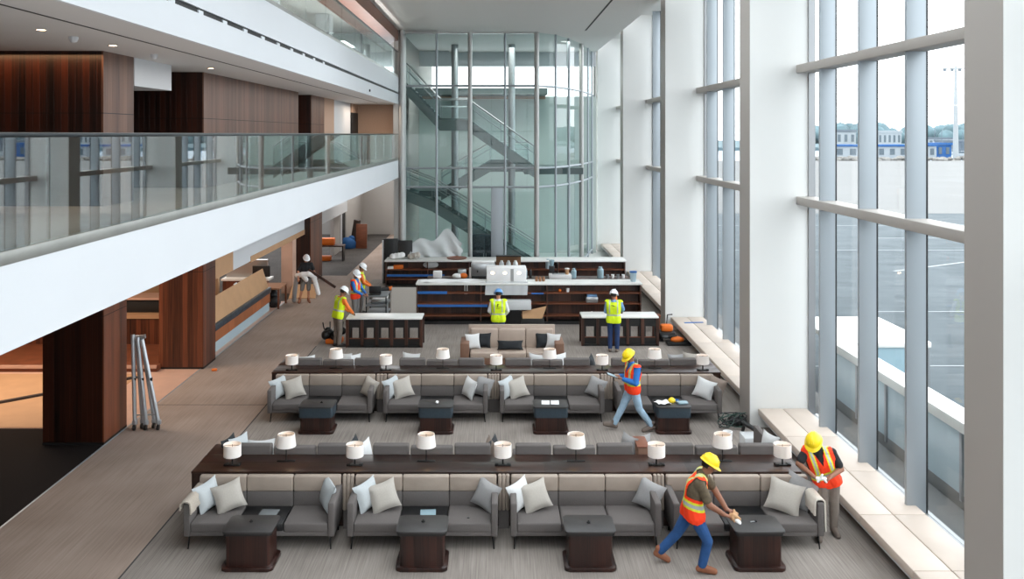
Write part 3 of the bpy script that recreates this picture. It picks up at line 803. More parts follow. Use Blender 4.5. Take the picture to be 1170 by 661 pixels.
bc('cushion_black', 552, 'black cushion behind the white one at the walkway end of the tan booth', -8, 24.08)
bc('cushion_black', 621, 'black cushion at the window end of the tan booth', 6, 24.08)
bc('cushion_white', 631, 'white cushion at the window end of the tan booth', -24, 23.98)
bc('cushion_black', 583, 'long black lumbar cushion in the middle of the tan booth', 0, 23.8, .72, .26, .43)

# window bench: upholstered segments per bay
gb = 0
def bench(y0, y1, n, label):
    t = thing('window_bench', label, 'bench', (0, y0, 0), 0, 'window benches')
    L = (y1-y0)/n
    for k in range(n):
        for x0, x1 in ((5.62, 6.14), (6.15, 6.66)):
            G('bench_leather').box(x0, x1, k*L+.004, (k+1)*L-.004, .28, .42, .02, 2).build('cushion_pad', t)
    G('white_paint').box(5.66, 6.65, 0, y1-y0, .22, .285).build('bench_shelf', t)
    G('wall_dark').box(6.1, 6.45, .05, y1-y0-.05, 0, .22).build('plinth', t)
    return t
bench(10.05, 18.79, 5, 'cream padded window bench beside the worker leaning on the console')
bench(19.6, 28.19, 5, 'cream padded window bench behind the big white pier, near the counter')
bench(29.0, 37.59, 5, 'cream padded window bench beside the long bars')
bench(38.4, 46.99, 5, 'cream padded window bench at the far end beside the stair tower')
# ================================================================ counters and bars
mat('kiosk_stone', (44,52,60), .45, noise=.6, nscale=(9,9,9))
def tall_table(label, x0, x1, y0, y1, n=5):
    t = thing('serving_counter', label, 'counter', ((x0+x1)/2, y0, 0), 0, 'open-fronted counters'); w = x1-x0; dd = y1-y0
    G('stone_white').box(-w/2-.03, w/2+.03, -.03, dd, .83, .875, .006).build('worktop', t)
    for k in range(n+1):
        x = -w/2+w*k/n
        G('wood_bar').box(x-.045, x+.045, 0, .09, 0, .83).build('post', t); G('wood_bar').box(x-.045, x+.045, dd-.12, dd-.03, 0, .83).build('post', t)
    for k in range(n):
        xa = -w/2+w*k/n+.045; xb = -w/2+w*(k+1)/n-.045
        p = G('slot_black').box(xa, xb, .03, .07, .58, .83).box(xa, xb, .03, .07, .06, .27).box(xa, xa+.05, .03, .07, .27, .58).box(xb-.05, xb, .03, .07, .27, .58).build('bay_frame', t)
        G('wood_edge').box(xa+.02, xb-.02, .015, .03, .25, .275).build('rail', p)
    G('slot_black').box(-w/2, w/2, 0, dd-.02, 0, .06).build('plinth', t)
    return t
tall_table('open-fronted dark wood counter with white top beside the three workers', -4.40, -2.22, 25.84, 26.55)
tall_table('open-fronted dark wood counter with white top before the worker with a raised arm', 2.58, 4.80, 26.03, 26.75)

def bar(name, label, x0, x1, y0, y1, h, shelves, divs):
    t = thing(name, label, 'bar', ((x0+x1)/2, y0, 0)); w = x1-x0; dd = y1-y0
    G('stone_white').box(-w/2-.03, w/2+.03, -.04, dd, h-.06, h, .006).build('worktop', t)
    G('wood_bar').box(-w/2, w/2, .35, .4, .1, h-.06).build('back_panel', t)
    for z in shelves: G('wood_edge').box(-w/2, w/2, 0, .36, z-.03, z).build('shelf', t)
    for x in [-w/2+.02, w/2-.02]+divs: G('wood_bar').box(x-.02, x+.02, .002, .36, .1, h-.06).build('side_panel' if abs(abs(x)-w/2) < .05 else 'divider', t)
    G('slot_black').box(-w/2, w/2, .04, dd-.02, 0, .1).build('plinth', t)
    G('wood_bar').box(-w/2, w/2, dd-.05, dd-.01, .1, h-.06).build('rear_panel', t)
    return t
bar('shelf_bar', 'long dark wood shelved bar with white top, behind the two open counters', -2.63, 4.80, 28.95, 29.75, 1.37, (.3, .7, 1.05), [-1.6, .6])
bar('back_bar', 'long dark wood back bar with white top in front of the stair tower', -4.55, 5.3, 35.9, 36.9, 1.1+.02, (.35, .75), [-3.2, -1.5, 0.2, 2.2])
NB = 1.37; FB = 1.12
def item(name, g, label, cat, loc, rz=0, group=None): return tag(g.build(name, None, loc, (0,0,rz)), label, cat, group)
# lower service counter between the two bars, carrying the equipment
t = thing('service_counter', 'low dark service counter standing between the two long bars', 'counter', (1.4, 33.0, 0))
G('wood_bar').box(-4.0, 3.6, -.35, .35, .86, .9, .006).build('worktop', t); G('wood_bar').box(-3.95, 3.55, -.3, .33, .08, .86).build('body', t); G('slot_black').box(-3.9, 3.5, -.26, .3, 0, .08).build('plinth', t)
def on(px, py, d): return (X_(px, d), d, Z_(py, d))
# far bar items
for k, (px, py, l) in enumerate(((454, 293, .62), (473, 293.5, .5))):
    g = G('paper_white' if k == 0 else 'cushion_beige')
    for q in range(4): g.sphere((-.3*l+.2*l*q, .03*(q%2), .1+.02*q%2), .14, 10, 1.2*l+.3, 1, .9)
    item('linen_bundle', g, ('white' if k == 0 else 'cream')+' cloth bundle on the walkway end of the back bar', 'bundle', (X_(px, 36.3), 36.3, FB))
item('round_tray', G('wood_edge').lathe([(0,.06),(.38,.06),(.42,.09),(.42,.11),(.4,.1),(0,.08)], 24), 'round brown tray on the back bar below the stairs', 'tray', (X_(522, 36.4), 36.4, FB-.06))
# plastic film draped over gear behind the back bar
rows = []
for i in range(25):
    u = i/24; x = -3.75+2.3*u
    top = 1.55+.75*math.exp(-((u-.72)/.2)**2)+.35*math.exp(-((u-.25)/.18)**2)
    rows.append([(x+.05*math.sin(j*1.3), 37.06+.09*math.sin(i*.9+j*.7)*(1-j/11), .9+(top-.9)*j/10) for j in range(11)])
item('plastic_sheet', G('plastic_film').sheet(rows, .006), 'translucent plastic sheet draped behind the white bundles', 'plastic sheet', (0,0,0))
t = thing('screen_panel', 'black screen panels standing behind the walkway end of the back bar', 'screen', (X_(455, 37.0), 37.05, 0))
G('black_plastic').box(-.62,-.02,-.03,.03,0,1.88,.01).build('panel', t); G('black_plastic').box(0,.6,-.03,.03,0,1.8,.01).build('panel', t); G('white_paint').box(-.68,-.63,-.05,.05,0,1.8).build('edge_post', t)
# tape strips and things on shelves of the back bar
def strip(px0, px1, py, d, label, h=.09): 
    x0, x1 = X_(px0, d), X_(px1, d)
    g = G('tape_blue').box(-(x1-x0)/2, (x1-x0)/2, -.006, .006, 0, h); item('tape_strip', g, label, 'masking tape', ((x0+x1)/2, d-.008, Z_(py, d)-h/2), 0, 'blue masking tape')
strip(442, 508, 314.5, 35.9, 'long blue masking tape strip on the back bar front')
strip(477, 511, 334, 28.95, 'short blue masking tape strip on the upper shelf of the shelved bar', .09)
strip(477, 557, 349, 28.95, 'long blue masking tape strip on the middle shelf of the shelved bar', .08)
strip(607, 621, 335, 28.95, 'small blue masking tape piece beside the wrapped machine', .05)
item('tool_case', G('orange').box(-.2,.2,-.1,.1,0,.16,.02), 'orange case on the top shelf of the back bar', 'case', (X_(455,36.0), 36.1, .75))
item('carton', G('paper_white').box(-.12,.12,-.1,.1,0,.1,.005), 'white carton beside the orange case on the back bar', 'carton', (X_(446,36.0), 36.1, .75))
item('plastic_bag', G('plastic_film').sphere((0,0,.16),.2,12,1.6,.7,.8), 'clear plastic bag on the back bar shelf', 'bag', (X_(492,36.0), 36.1, .75))
# equipment along the service counter
def jug(px, d, lab, h=.42, r=.09, col='jug_blue', name='jug', cat='jug', z=.9, grp=None):
    return item(name, G(col).lathe([(r*.95,0),(r,.02),(r,h*.75),(r*.6,h*.88),(r*.6,h)], 16), lab, cat, (X_(px, d), d, z), 0, grp)
jug(655.5, 32.85, 'pale blue-grey canister beside the sink', .36, .1, 'blue_glass', 'canister', 'canister')
jug(686, 32.85, 'pale blue-grey canister next to the cups', .42, .12, 'blue_glass', 'canister', 'canister')
jug(626, 36.1, 'light blue flask on the window side of the wrapped machine', .4, .1, 'jug_blue', 'flask', 'flask', .75)
t = thing('cup_stack', 'white stacked cups with a blue lid at the window end of the shelved bar', 'cups', (X_(723.5, 29.3), 29.3, NB))
G('jug_blue').lathe([(.09,0),(.12,.3)],16).build('cup', t); G('tape_blue').lathe([(.125,.3),(.125,.34),(0,.35)],16).build('lid', t)
t = thing('sink', 'white sink block with a dark faucet behind the shelved bar', 'sink', (X_(640, 32.8), 32.8, .9))
G('paper_white').box(-.42,.42,-.22,.22,0,.16,.02).m('grey_plastic').box(-.3,.3,-.14,.14,.155,.165).build('basin', t)
G('black_metal').tube([(-.1,.15,.15),(-.1,.15,.5),(-.1,.05,.56),(-.1,-.06,.52)], .022, 8).build('faucet', t)
for k, px in enumerate((694, 700, 706, 712)):
    item('cup', G('paper_white' if k % 2 else 'grey_plastic').lathe([(.045,0),(.06,.14),(.052,.14),(.04,.01)],12), 'cup in the small row behind the shelved bar, %s from the canister' % ORD[k], 'cup', (X_(px, 32.8), 32.8, .9), 0, 'cups in a row')
t = thing('coffee_cup', 'brown-lidded paper cup on the sink block', 'cup', (X_(647.5, 32.85), 32.7, 1.06)); G('card_tan').lathe([(.06,0),(.085,.2)],14).build('cup', t); G('paper_white').lathe([(.09,.2),(.09,.23),(0,.24)],14).build('lid', t)
t = thing('grinder', 'dark coffee grinder between the flask and the sink', 'grinder', (X_(631, 32.8), 33.1, .9))
G('black_plastic').box(-.1,.1,-.12,.12,0,.42,.02).build('body', t); G('blue_glass').lathe([(.06,.42),(.1,.62),(.1,.64),(0,.66)],14).build('hopper', t)
t = thing('espresso_machine', 'white espresso machine beside the display case', 'coffee machine', (X_(552, 32.9), 32.95, .9))
G('steel').box(-.45,.45,-.25,.25,.08,.55,.03).build('body', t); G('paper_white').box(-.42,.42,-.22,.22,.55,.63,.02).build('cup_tray', t); G('black_plastic').box(-.43,.43,-.3,-.24,0,.1).build('drip_tray', t)
for x in (-.2,.2): G('black_plastic').tube([(x,-.26,.3),(x,-.4,.28)], .025, 8).build('handle', t)
t = thing('display_case', 'brown-backed glass display case with three pale jars on the service counter', 'display case', (X_(581, 33.2), 33.2, .9))
G('card_brown').box(-.47,.47,.1,.14,0,.78).build('back_panel', t); G('glass_window').box(-.47,.47,-.14,-.13,0,.78).build('glass_front', t); G('black_metal').box(-.48,.48,-.15,.15,.77,.8).build('top_panel', t)
G('card_brown').box(-.48,.48,-.15,.15,0,.3).build('base_shelf', t)
for k, px in enumerate((-.26, 0, .26)):
    item('jar', G('paper_white').lathe([(.075,0),(.095,.08),(.09,.22),(.05,.28),(.05,.31),(0,.31)],16), 'pale jar inside the display case, %s from the walkway' % ORD[k], 'jar', (X_(581, 33.2)+px, 33.18, 1.2), 0, 'jars in the display case')
for k, px in enumerate((601, 606)):
    jug(px, 32.9, 'small dark bottle next to the display case, %s from it' % ORD[k], .34, .05, 'black_plastic' if k else 'jug_blue', 'bottle', 'bottle')
for k, px in enumerate((613, 617, 621)):
    jug(px, 29.35, 'little brown jar on the shelved bar top beside the machine, %s from it' % ORD[k], .16, .05, 'card_brown', 'spice_jar', 'jar', NB, 'little brown jars')
for k, (px, c) in enumerate(((500, 'paper_white'), (528, 'steel'), (541, 'paper_white'))):
    item('service_box', G(c).box(-.16,.16,-.12,.12,0,.26+.06*k,.02), '%s box on the service counter below the stairs, %s from the walkway' % ('silver' if c == 'steel' else 'white', ORD[k]), 'box', (X_(px, 32.9), 32.9, .9))
item('rag_pile', G('orange').sphere((.12,0,.1),.13,10,1.2,1,.8).m('paper_white').sphere((-.12,0,.09),.15,10,1.3,1,.7), 'orange and white rag pile on the service counter', 'rags', (X_(526, 32.75), 32.75, .9))
# white plans spread on the shelved bar's walkway end
item('plan_sheets', G('paper_white').sheet([[(-1.1+.2*i, -.3+.12*j, .02+.012*math.sin(i*1.3+j*2)) for j in range(6)] for i in range(12)], .02), 'white sheets spread over the walkway end of the shelved bar', 'paper', (X_(518, 29.3), 29.32, NB))
# wrapped white machine
t = thing('wrapped_machine', 'white machine wrapped in film, standing on the shelved bar', 'machine', (X_(578.5, 29.3), 29.3, NB))
G('paper_white').box(-.66,.66,-.3,.3,0,.5,.03).build('body', t)
for x in (-.28,): G('steel').box(x+.42,x+.52,-.31,-.29,.02,.46).build('front_strip', t)
rows = [[(-.7+.1*i+.01*math.sin(j), -.36-.012*math.sin(i*2.1), .06-.09*j) for j in range(6)] for i in range(15)]
G('plastic_film').sheet(rows, .006).build('film_skirt', t)
for x in (-.46, -.05, .42): G('downlight_lens').sphere((x, -.29, .33), .06, 12, 1.2, .3, .8).build('lamp', t)
# crates, boxes on the floor before the shelved bar
t = thing('planter_box', 'black box with a curved wood-grain sheet on it before the shelved bar', 'box', (X_(608.5, 28.5), 28.4, 0))
G('black_plastic').box(-.37,.37,-.2,.2,0,.34,.01).build('body', t)
rows = [[(-.34+.08*i+.03*j*(i/8), -.16+.02*j, .35+.075*j*(.55+.06*i)) for j in range(6)] for i in range(9)]
G('card_tan').sheet(rows, .02).build('curved_sheet', t)
t = thing('storage_crate', 'clear plastic crate of parts on a trolley before the shelved bar', 'crate', (X_(592, 28.3), 28.35, 0))
G('black_metal').box(-.45,.1,-.16,.16,.05,.62).build('trolley', t); G('plastic_film').box(-.5,.42,-.2,.2,.64,.92,.02).build('bin', t)
for x in (-.4,.05): G('black_plastic').lathe([(.05,0),(.05,.05)],10,(x,0,0)).build('wheel', t)
t = thing('glove_tray', 'silver tray of gloves on the middle shelf behind the worker with a raised arm', 'tray', (X_(676.5, 29.0), 29.12, .7))
G('steel').box(-.2,.2,-.12,.12,0,.2,.03).build('tray', t); G('shirt_sky').box(-.17,.17,-.1,.1,.19,.3,.04).build('gloves', t)
item('foam_ball', G('paper_white').sphere((0,0,.06),.06,12), 'small white ball under the glove tray', 'ball', (X_(676.5, 28.97), 29.05, .3))
item('cup', G('paper_white').lathe([(.05,0),(.06,.12),(.05,.12),(.04,.01)],12), 'white cup on the top shelf of the shelved bar', 'cup', (X_(649,29), 29.12, 1.05))
item('fruit', G('orange').sphere((0,0,.05),.055,12), 'orange round thing on the top shelf of the shelved bar', 'fruit', (X_(640,29), 29.12, 1.05))
item('wall_socket', G('paper_white').box(-.06,.06,-.02,.0,0,.34,.01).m('grey_plastic').box(-.03,.03,-.025,-.018,.05,.29), 'white socket strip on the shelved bar back', 'socket', (X_(532.5, 29.3), 29.3, .95))
t = thing('sauce_bottle', 'orange bottle standing on the counter behind the white helmet', 'bottle', (X_(701, 26.9), 26.5, .875)); G('orange').lathe([(.06,0),(.06,.45),(.03,.62)],12).build('body', t); G('paper_white').lathe([(.03,.62),(.015,.74),(0,.75)],12).build('cap', t)

# work area at the walkway end: shelves trolleys, plywood sheet
t = thing('plywood_sheet', 'pale plywood sheet leaning between the bar and the work trolley', 'sheet', (X_(461, 28.6), 28.6, 0))
g = G('cushion_beige'); T = TR((0,0,0), -.12); g.box(-.40,.40,-.02,.02,.05,1.28,0,2,T); g.build('board', t)
G('black_metal').box(-.25,.2,-.05,.02,.02,.08).build('foot_block', t)
t = thing('work_trolley', 'grey work trolley of stacked tool trays beside the plywood sheet', 'trolley', (X_(431, 29.5), 29.7, 0))
for z in (.25,.55,.85): G('grey_plastic').box(-.36,.36,-.5,.5,z,z+.06,.015).build('tray', t)
for x in (-.33,.33):
    for y in (-.46,.46): G('black_metal').tube([(x,y,.05),(x,y,.9)],.02,8).build('post', t)
for x in (-.33,.33): G('black_plastic').lathe([(.05,0),(.05,.06)],10,(x,-.46,0)).build('wheel', t)
item('laptop', G('black_plastic').box(-.2,.2,-.14,.14,0,.02,.004).box(-.2,.2,.13,.15,.0,.26,.004), 'open black laptop on the work trolley', 'laptop', (X_(428,29.4), 29.4, .91))
item('tool_tray', G('steel').box(-.28,.28,-.13,.13,0,.12,.02), 'silver tool tray on the middle of the work trolley', 'tray', (X_(434,29.5), 29.6, .61))
item('grinder_tool', G('black_plastic').tube([(-.2,0,.08),(.12,0,.08)],.06,10).m('orange').tube([(.12,0,.08),(.24,0,.1)],.07,10), 'black and orange power tool on the work trolley', 'power tool', (X_(440,29.9), 30.0, .91), .4)
item('hard_case', G('grey_plastic').box(-.3,.3,-.22,.22,0,.22,.02), 'pale grey case behind the work trolley', 'case', (X_(433, 31.6), 31.6, 0))
item('white_box', G('paper_white').box(-.28,.28,-.2,.2,0,.3,.01), 'white box on the floor behind the grey case', 'box', (X_(434, 33.4), 33.6, 0))
# tool bag with orange base
t = thing('tool_bag', 'black tool bag with an orange base on the walkway by the counter', 'tool bag', (X_(381, 26.4), 26.5, 0))
g = G('black_plastic')
for k in range(9): g.sphere((random.uniform(-.3,.3), random.uniform(-.2,.2), random.uniform(.18,.42)), random.uniform(.1,.16), 8)
g.build('bag', t); G('orange').box(-.22,.28,-.26,.12,0,.16,.04).build('base', t)
for k in range(4): G('black_metal').tube([(-.3+.18*k,0,.4),(-.34+.2*k,.1*(k%2),.6)],.018,6).build('tool_handle', t)
# floor machine by the window-side counter
t = thing('floor_saw', 'orange and black floor saw beside the window-side counter', 'machine', (X_(763, 26.6), 26.7, 0))
G('orange').box(-.2,.16,-.14,.14,.3,.5,.05).build('motor', t); G('black_plastic').box(-.26,.22,-.2,.2,.1,.3,.04).build('body', t); G('grey_plastic').lathe([(.0,-.03),(.14,-.03),(.14,.03),(0,.03)],18,(-.1,-.1,.18)).build('blade_guard', t)
G('black_metal').tube([(.0,.1,.45),(.05,.2,.75),(.2,.2,.76)],.02,8).build('handle', t)
for x in (-.2,.18): G('black_plastic').lathe([(.08,0),(.08,.09)],12,(x,0,0)).build('wheel', t)
t = thing('circular_saw', 'flat orange and black saw lying on the floor toward the bench', 'machine', (X_(776, 26.1), 26.2, 0))
G('black_plastic').box(-.36,.36,-.18,.18,0,.1,.03).build('base_plate', t); G('orange').sphere((-.04,0,.15),.14,12,1.5,.8,.7).build('motor', t); G('black_plastic').tube([(-.2,0,.14),(-.3,0,.24),(-.05,0,.27)],.03,8).build('handle', t)
item('side_stool', G('wood_edge').box(-.28,.28,-.15,.15,.5,.56,.01).box(-.26,-.2,-.12,.12,0,.5).box(.2,.26,-.12,.12,0,.5), 'small brown bench behind the window-side counter', 'bench', (X_(746, 27.6), 27.9, 0))
item('tape_strip', G('tape_blue').box(-.3,.3,-.05,.05,0,.012), 'blue tape scrap lying on the far window bench', 'tape', (X_(797, 27.0)-.05, 27.3, .42), .1)
# cables and drill at the foot of the big pier
t = thing('cable_pile', 'tangled dark green cable pile at the foot of the big white pier', 'cables', (X_(838, 18.9), 18.95, 0))
for q in range(5):
    p = [(.26*math.cos(a*.7+q)+.08*math.sin(a*1.9+q)-.05, .16*math.sin(a*.7+q*1.4)-.12, .03+.24*abs(math.sin(a*.45+q))) for a in [k*.45 for k in range(22)]]
    G('black_plastic' if q % 2 else 'cable_green').tube(p, .012, 6).build('cable', t)
g = G('black_plastic')
for k in range(6): g.sphere((random.uniform(-.1,.3), random.uniform(-.12,.12), .09), .1, 8)
g.build('bag', t)
t = thing('power_drill', 'dark orange-tipped drill lying against the big white pier', 'drill', (X_(862, 18.2), 18.35, 0), -.9)
G('black_plastic').tube([(-.25,0,.2),(.1,0,.12)],.05,10).build('body', t); G('orange').tube([(.1,0,.12),(.28,0,.05)],[.04,.02],10).build('chuck', t); G('black_plastic').tube([(-.2,0,.18),(-.24,0,.01)],.035,8).build('handle', t)
item('paint_pot', G('paper_white').lathe([(.09,0),(.1,.16),(.085,.16),(.08,.02)],16), 'small white pot beside the cable pile', 'pot', (X_(830, 18.2), 18.1, 0))
t = thing('waste_bin', 'clear-sided waste bin standing between the pier and the bench', 'bin', (X_(866, 16.6), 16.9, 0))
G('plastic_film').box(-.22,.22,-.2,.2,.02,.5,.02).build('bin_body', t); G('steel').box(-.23,.23,-.21,.21,0,.03).build('base', t)
t = thing('lounge_chair', 'grey armchair edge with a black keyboard by the window end of the near console', 'chair', (X_(884, 16.0), 16.0, 0))
G('fabric_grey').box(-.26,-.16,-.45,.4,.1,.86,.03).build('backrest', t); G('fabric_grey').box(-.18,.3,-.42,.4,.1,.42,.03).build('seat', t)
for x in (-.2,.25): G('black_metal').tube([(x,-.38,.1),(x,-.38,0)],.015,6).build('leg', t)
item('keyboard', G('black_plastic').box(-.1,.1,-.25,.25,0,.025,.006).m('grey_plastic').box(-.08,.08,-.23,.23,.024,.03), 'black keyboard lying on the grey armchair by the window', 'keyboard', (X_(890, 16.0), 16.0, .42), .2)

# ---- folded aluminium stand leaning at the wood column
t = thing('folding_trestle', 'folded bundle of aluminium poles on castors leaning at the wood column', 'trestle', (X_(163, 18.6), 18.7, 0))
tops = [(-.25,.0),(-.2,.07),(-.15,0),(-.09,.08),(-.06,.02)]
feet = [(-.2,-.02),(-.08,.1),(.04,-.02),(.17,.1),(.3,0)]
for k, ((a, b), (c, d_)) in enumerate(zip(tops, feet)):
    p = G('chrome').tube([(c, d_, .14), (a, b, 2.02-.03*k)], .042, 12).build('pole', t)
    G('black_metal').tube([((a+c)/2, (b+d_)/2, 1.0), ((a+c)/2+.01, (b+d_)/2, 1.1)], .04, 8).build('clamp', p)
    w_ = G('chrome').box(c-.05, c+.05, d_-.04, d_+.04, .1, .2, .015).build('caster_bracket', t)
    G('black_plastic').tube([(c-.02, d_-.05, .055), (c+.03, d_-.05, .055)], .055, 14).build('wheel', w_)
G('steel').tube([(-.26,.02,1.93),(.0,.05,1.97)], .045, 10).build('top_bracket', t)
G('steel').tube([(-.2,0,.3),(.28,.05,.3)], .016, 8).build('cross_brace', t)
item('orange_wedge', G('orange').box(-.07,.07,-.05,.05,0,.06,.02), 'small orange wedge on the walkway by the second wood column', 'wedge', (X_(245, 23.3), 23.3, 0), .3)

# ---- left room
t = thing('plywood_platform', 'low brown wood platform behind the first wood column', 'platform', (-12.3, 23.2, 0))
G('wood_edge').box(-4.5, 3.3, 0, 4.5, 0, .16).build('deck', t); G('tile_peach').box(-4.5, 3.3, -.05, 0, .1, .18).build('nosing', t)
struct('wall_shop_back', G('paper_tan').box(-17, -9.1, 28.6, 28.8, 0, 4.47))
item('floor_paper', G('paper_tan').box(-4.2,3.9,0,4.2,0,.012), 'tan protective paper sheet on the floor behind the dark carpet', 'floor paper', (-13.2, 18.78, 0))
item('dark_board', G('wall_dark').box(-2.2,2.2,-.05,.05,0,.05), 'dark batten lying across the tan floor paper', 'batten', (-10.9, 21.1, .012), .74)
t = thing('display_counter', 'brown display counter with a tan shelf seen between the wood columns', 'counter', (-11.2, 25.6, .16))
G('wood_column').box(-2.6, 2.0, 0, .9, 0, .75).build('body', t); G('paper_tan').box(-2.65, 2.05, -.05, .95, .75, .86).build('shelf', t); G('black_plastic').box(-2.4, 1.8, .3, .9, .86, 1.25, .02).build('appliance', t); G('tile_peach').box(-2.5,1.9,.2,1.0,1.25,1.32).build('top_shelf', t)
# kiosk by the walkway
t = thing('kiosk_counter', 'low kiosk counter with wood band and pale base beside the second wood column', 'counter', (-8.1, 25.0, 0))
G('jug_blue').box(-.8, -.02, 0, 6.3, 0, .3).build('base', t); G('wood_tan').box(-.85, 0, 0, 6.35, .3, .62).build('wood_band', t); G('kiosk_stone').box(-.9, .03, -.02, 6.4, .62, .82, .02).build('stone_top', t)
t = thing('cardboard_sheet', 'large tan cardboard sheet leaning over the kiosk counter', 'cardboard', (-8.16, 25.3, .82))
G('card_tan').box(-.015,.015,0,6.0,0,.7,0,2,TR((0,0,0),0,-.3)).build('sheet', t); G('paper_white').box(-.22,-.19,2.6,2.9,.62,.7).build('tape', t)
item('black_partition', G('black_plastic').box(-.25,.05,-.04,.04,0,1.25,.01), 'upright black panel between the second wood column and the cardboard', 'panel', (-8.35, 25.12, .82))
t = thing('media_wall', 'silver back counter with a shelf behind the kiosk', 'cabinet', (-9.5, 33.4, 0))
G('steel').box(-.8,.75,0,.2,0,1.5).build('back_panel', t); G('stone_white').box(-.85,.95,-.5,.2,.78,.85).build('shelf', t); G('wood_column').box(-.8,.8,-.45,.1,0,.78).build('body', t)
t = thing('monitor', 'black monitor on the silver back counter', 'monitor', (X_(299, 33), 32.95, .85)); G('black_plastic').box(-.33,.33,-.03,.03,.08,.5,.015).build('screen', t); G('black_metal').box(-.1,.1,-.08,.08,0,.09).build('stand', t)
struct('column_shop', G('tile_peach').box(-8.5, -8.05, 34.6, 35.2, 0, 4.4))
t = thing('brown_table', 'small brown table beyond the kiosk by the walkway', 'table', (-8.2, 32.1, 0))
G('card_brown').box(-.45,.4,-.6,.6,.7,.75).build('table_top', t)
for x in (-.4,.35):
    for y in (-.55,.55): G('wood_edge').box(x-.03,x+.03,y-.03,y+.03,0,.7).build('leg', t)
item('black_sack', G('black_plastic').sphere((0,0,.3),.32,12,.8,1.1,.95).sphere((.1,-.2,.2),.25,10), 'black sack under the brown table', 'sack', (-8.2, 32.1, 0))
item('wood_ramp', G('card_tan').box(-.5,.5,-.1,1.2,0,.05,0,2,TR((0,0,0),.25)), 'tan board ramped from the floor toward the pale pillar', 'board', (-7.45, 33.6, 0), .1)
# far end clutter
t = thing('work_desk', 'dark desk with orange gear at the far end of the side corridor', 'desk', (X_(376, 43.5), 43.6, 0))
G('wood_bar').box(-.75,.75,-.35,.35,.72,.78).build('desk_top', t)
for x in (-.7,.7): G('black_metal').box(x-.03,x+.03,-.3,.3,0,.72).build('leg', t)
item('orange_box', G('orange').box(-.35,.35,-.2,.2,0,.35,.05), 'orange bin on the dark desk at the corridor end', 'bin', (X_(374, 43.5), 43.6, .78))
item('orange_case', G('orange').box(-.3,.3,-.2,.2,0,.25,.05), 'orange case on the floor under the dark desk', 'case', (X_(371, 43.5), 43.6, 0))
item('blue_tarp', G('blue_cloth').sphere((0,0,.2),.35,12,1.4,.9,1.2).sphere((-.5,.1,.1),.25,10,1.2,1,.8).sphere((.2,.1,.5),.2,10), 'crumpled blue tarp on the corridor floor', 'tarp', (X_(396, 48), 48.3, 0))
item('dark_roll', G('wall_dark').tube([(0,0,0),(.2,0,1.5)],[.25,.2],14), 'dark rolled carpet leaning beside the blue tarp', 'roll', (X_(403, 48.5), 48.9, 0))
item('brown_board', G('wood_edge').box(-.3,.3,-.06,.06,0,1.35,.02,2,TR((0,0,0),-.08)), 'brown board leaning by the corridor door', 'board', (X_(413, 48.2), 48.2, 0))

t = thing('storage_cabinet', 'blue-grey cabinet standing inside the glass stair tower', 'cabinet', (X_(554, 39), 39.0, 0))
G('band_blue').box(-.56,.56,0,.5,.05,1.8,.02).build('body', t)
for x in (-.28,.28): G('kiosk_stone').box(x-.26,x+.26,-.02,.0,.1,1.75,.005).build('door', t)
for x in (-.05,.05): G('steel').box(x-.01,x+.01,-.04,-.02,.8,1.0).build('handle', t)
# ================================================================ outside: apron, sea wall, far shore
carpet('asphalt', (74,82,86), (96,103,107), .08, 1.6, blot=.5)
mat('concrete_out', (112,112,111), .9, noise=.05, nscale=(.05,.2,1))
mat('line_white', (150,155,158), .8)
mat('rock', (120,118,114), .9, noise=.4, nscale=(.6,.6,.6))
mat('sea', (76,108,134), .25, noise=.1, nscale=(.01,.05,1))
mat('tree_hazed', (92,114,120), .95, noise=.3, nscale=(.1,.1,.2))  # distance haze is put into this pale blue-grey
mat('shed_white', (152,157,160), .8)
mat('shed_blue', (30,84,140), .8)
mat('roof_grey', (96,104,112), .8)
mat('window_dark', (80,92,100), .4)
GZ = -.6
struct('ground', G('asphalt').box(7.0, 400, -60, 76, GZ-.3, GZ))
struct('ground_concrete', G('concrete_out').box(7, 900, 76, 226, GZ-.3, GZ+.01))
struct('water_harbour', G('sea').box(-300, 1500, 226, 800, GZ-1.5, GZ-1.0))
struct('ground_far_shore', G('tree_hazed').box(-300, 1500, 420, 900, GZ-1.3, GZ+.4))
g = G('line_white')
for (x0, y0, x1, y1, w_) in ((12,52,60,52,.18),(12,66,70,66,.2),(20,44,50,62,.2),(14,34,40,34,.12),(24,58,50,58,.2),(9,26,60,26.5,.1),(34,70,44,46,.2)):
    a = Vector((x0,y0,GZ+.01)); b = Vector((x1,y1,GZ+.01)); n = (b-a).cross(Vector((0,0,1))).normalized()*w_/2
    g.face([g.bm.verts.new(q) for q in (a-n, b-n, b+n, a+n)])
struct('road_markings', g)
random.seed(3); g = G('rock')
for k in range(420):
    g.sphere((random.uniform(70, 190), random.uniform(226, 231), GZ+random.uniform(-.2, .7)), random.uniform(.5, 1.0), 6, random.uniform(.8,1.4), 1, random.uniform(.5,.9))
o = g.build('seawall_rocks'); tag(o, 'band of grey boulders along the sea wall outside', 'rocks', kind='stuff')
g = G('tree_hazed')
for k in range(330):
    x = random.uniform(200, 720); r = random.uniform(3.5, 7)
    g.sphere((x, random.uniform(560, 640), random.uniform(2, 7)), r, 7, 1.2, 1, random.uniform(.8, 1.5))
o = g.build('far_trees', sharp=80); tag(o, 'hazy line of trees on the far shore', 'trees', kind='stuff')
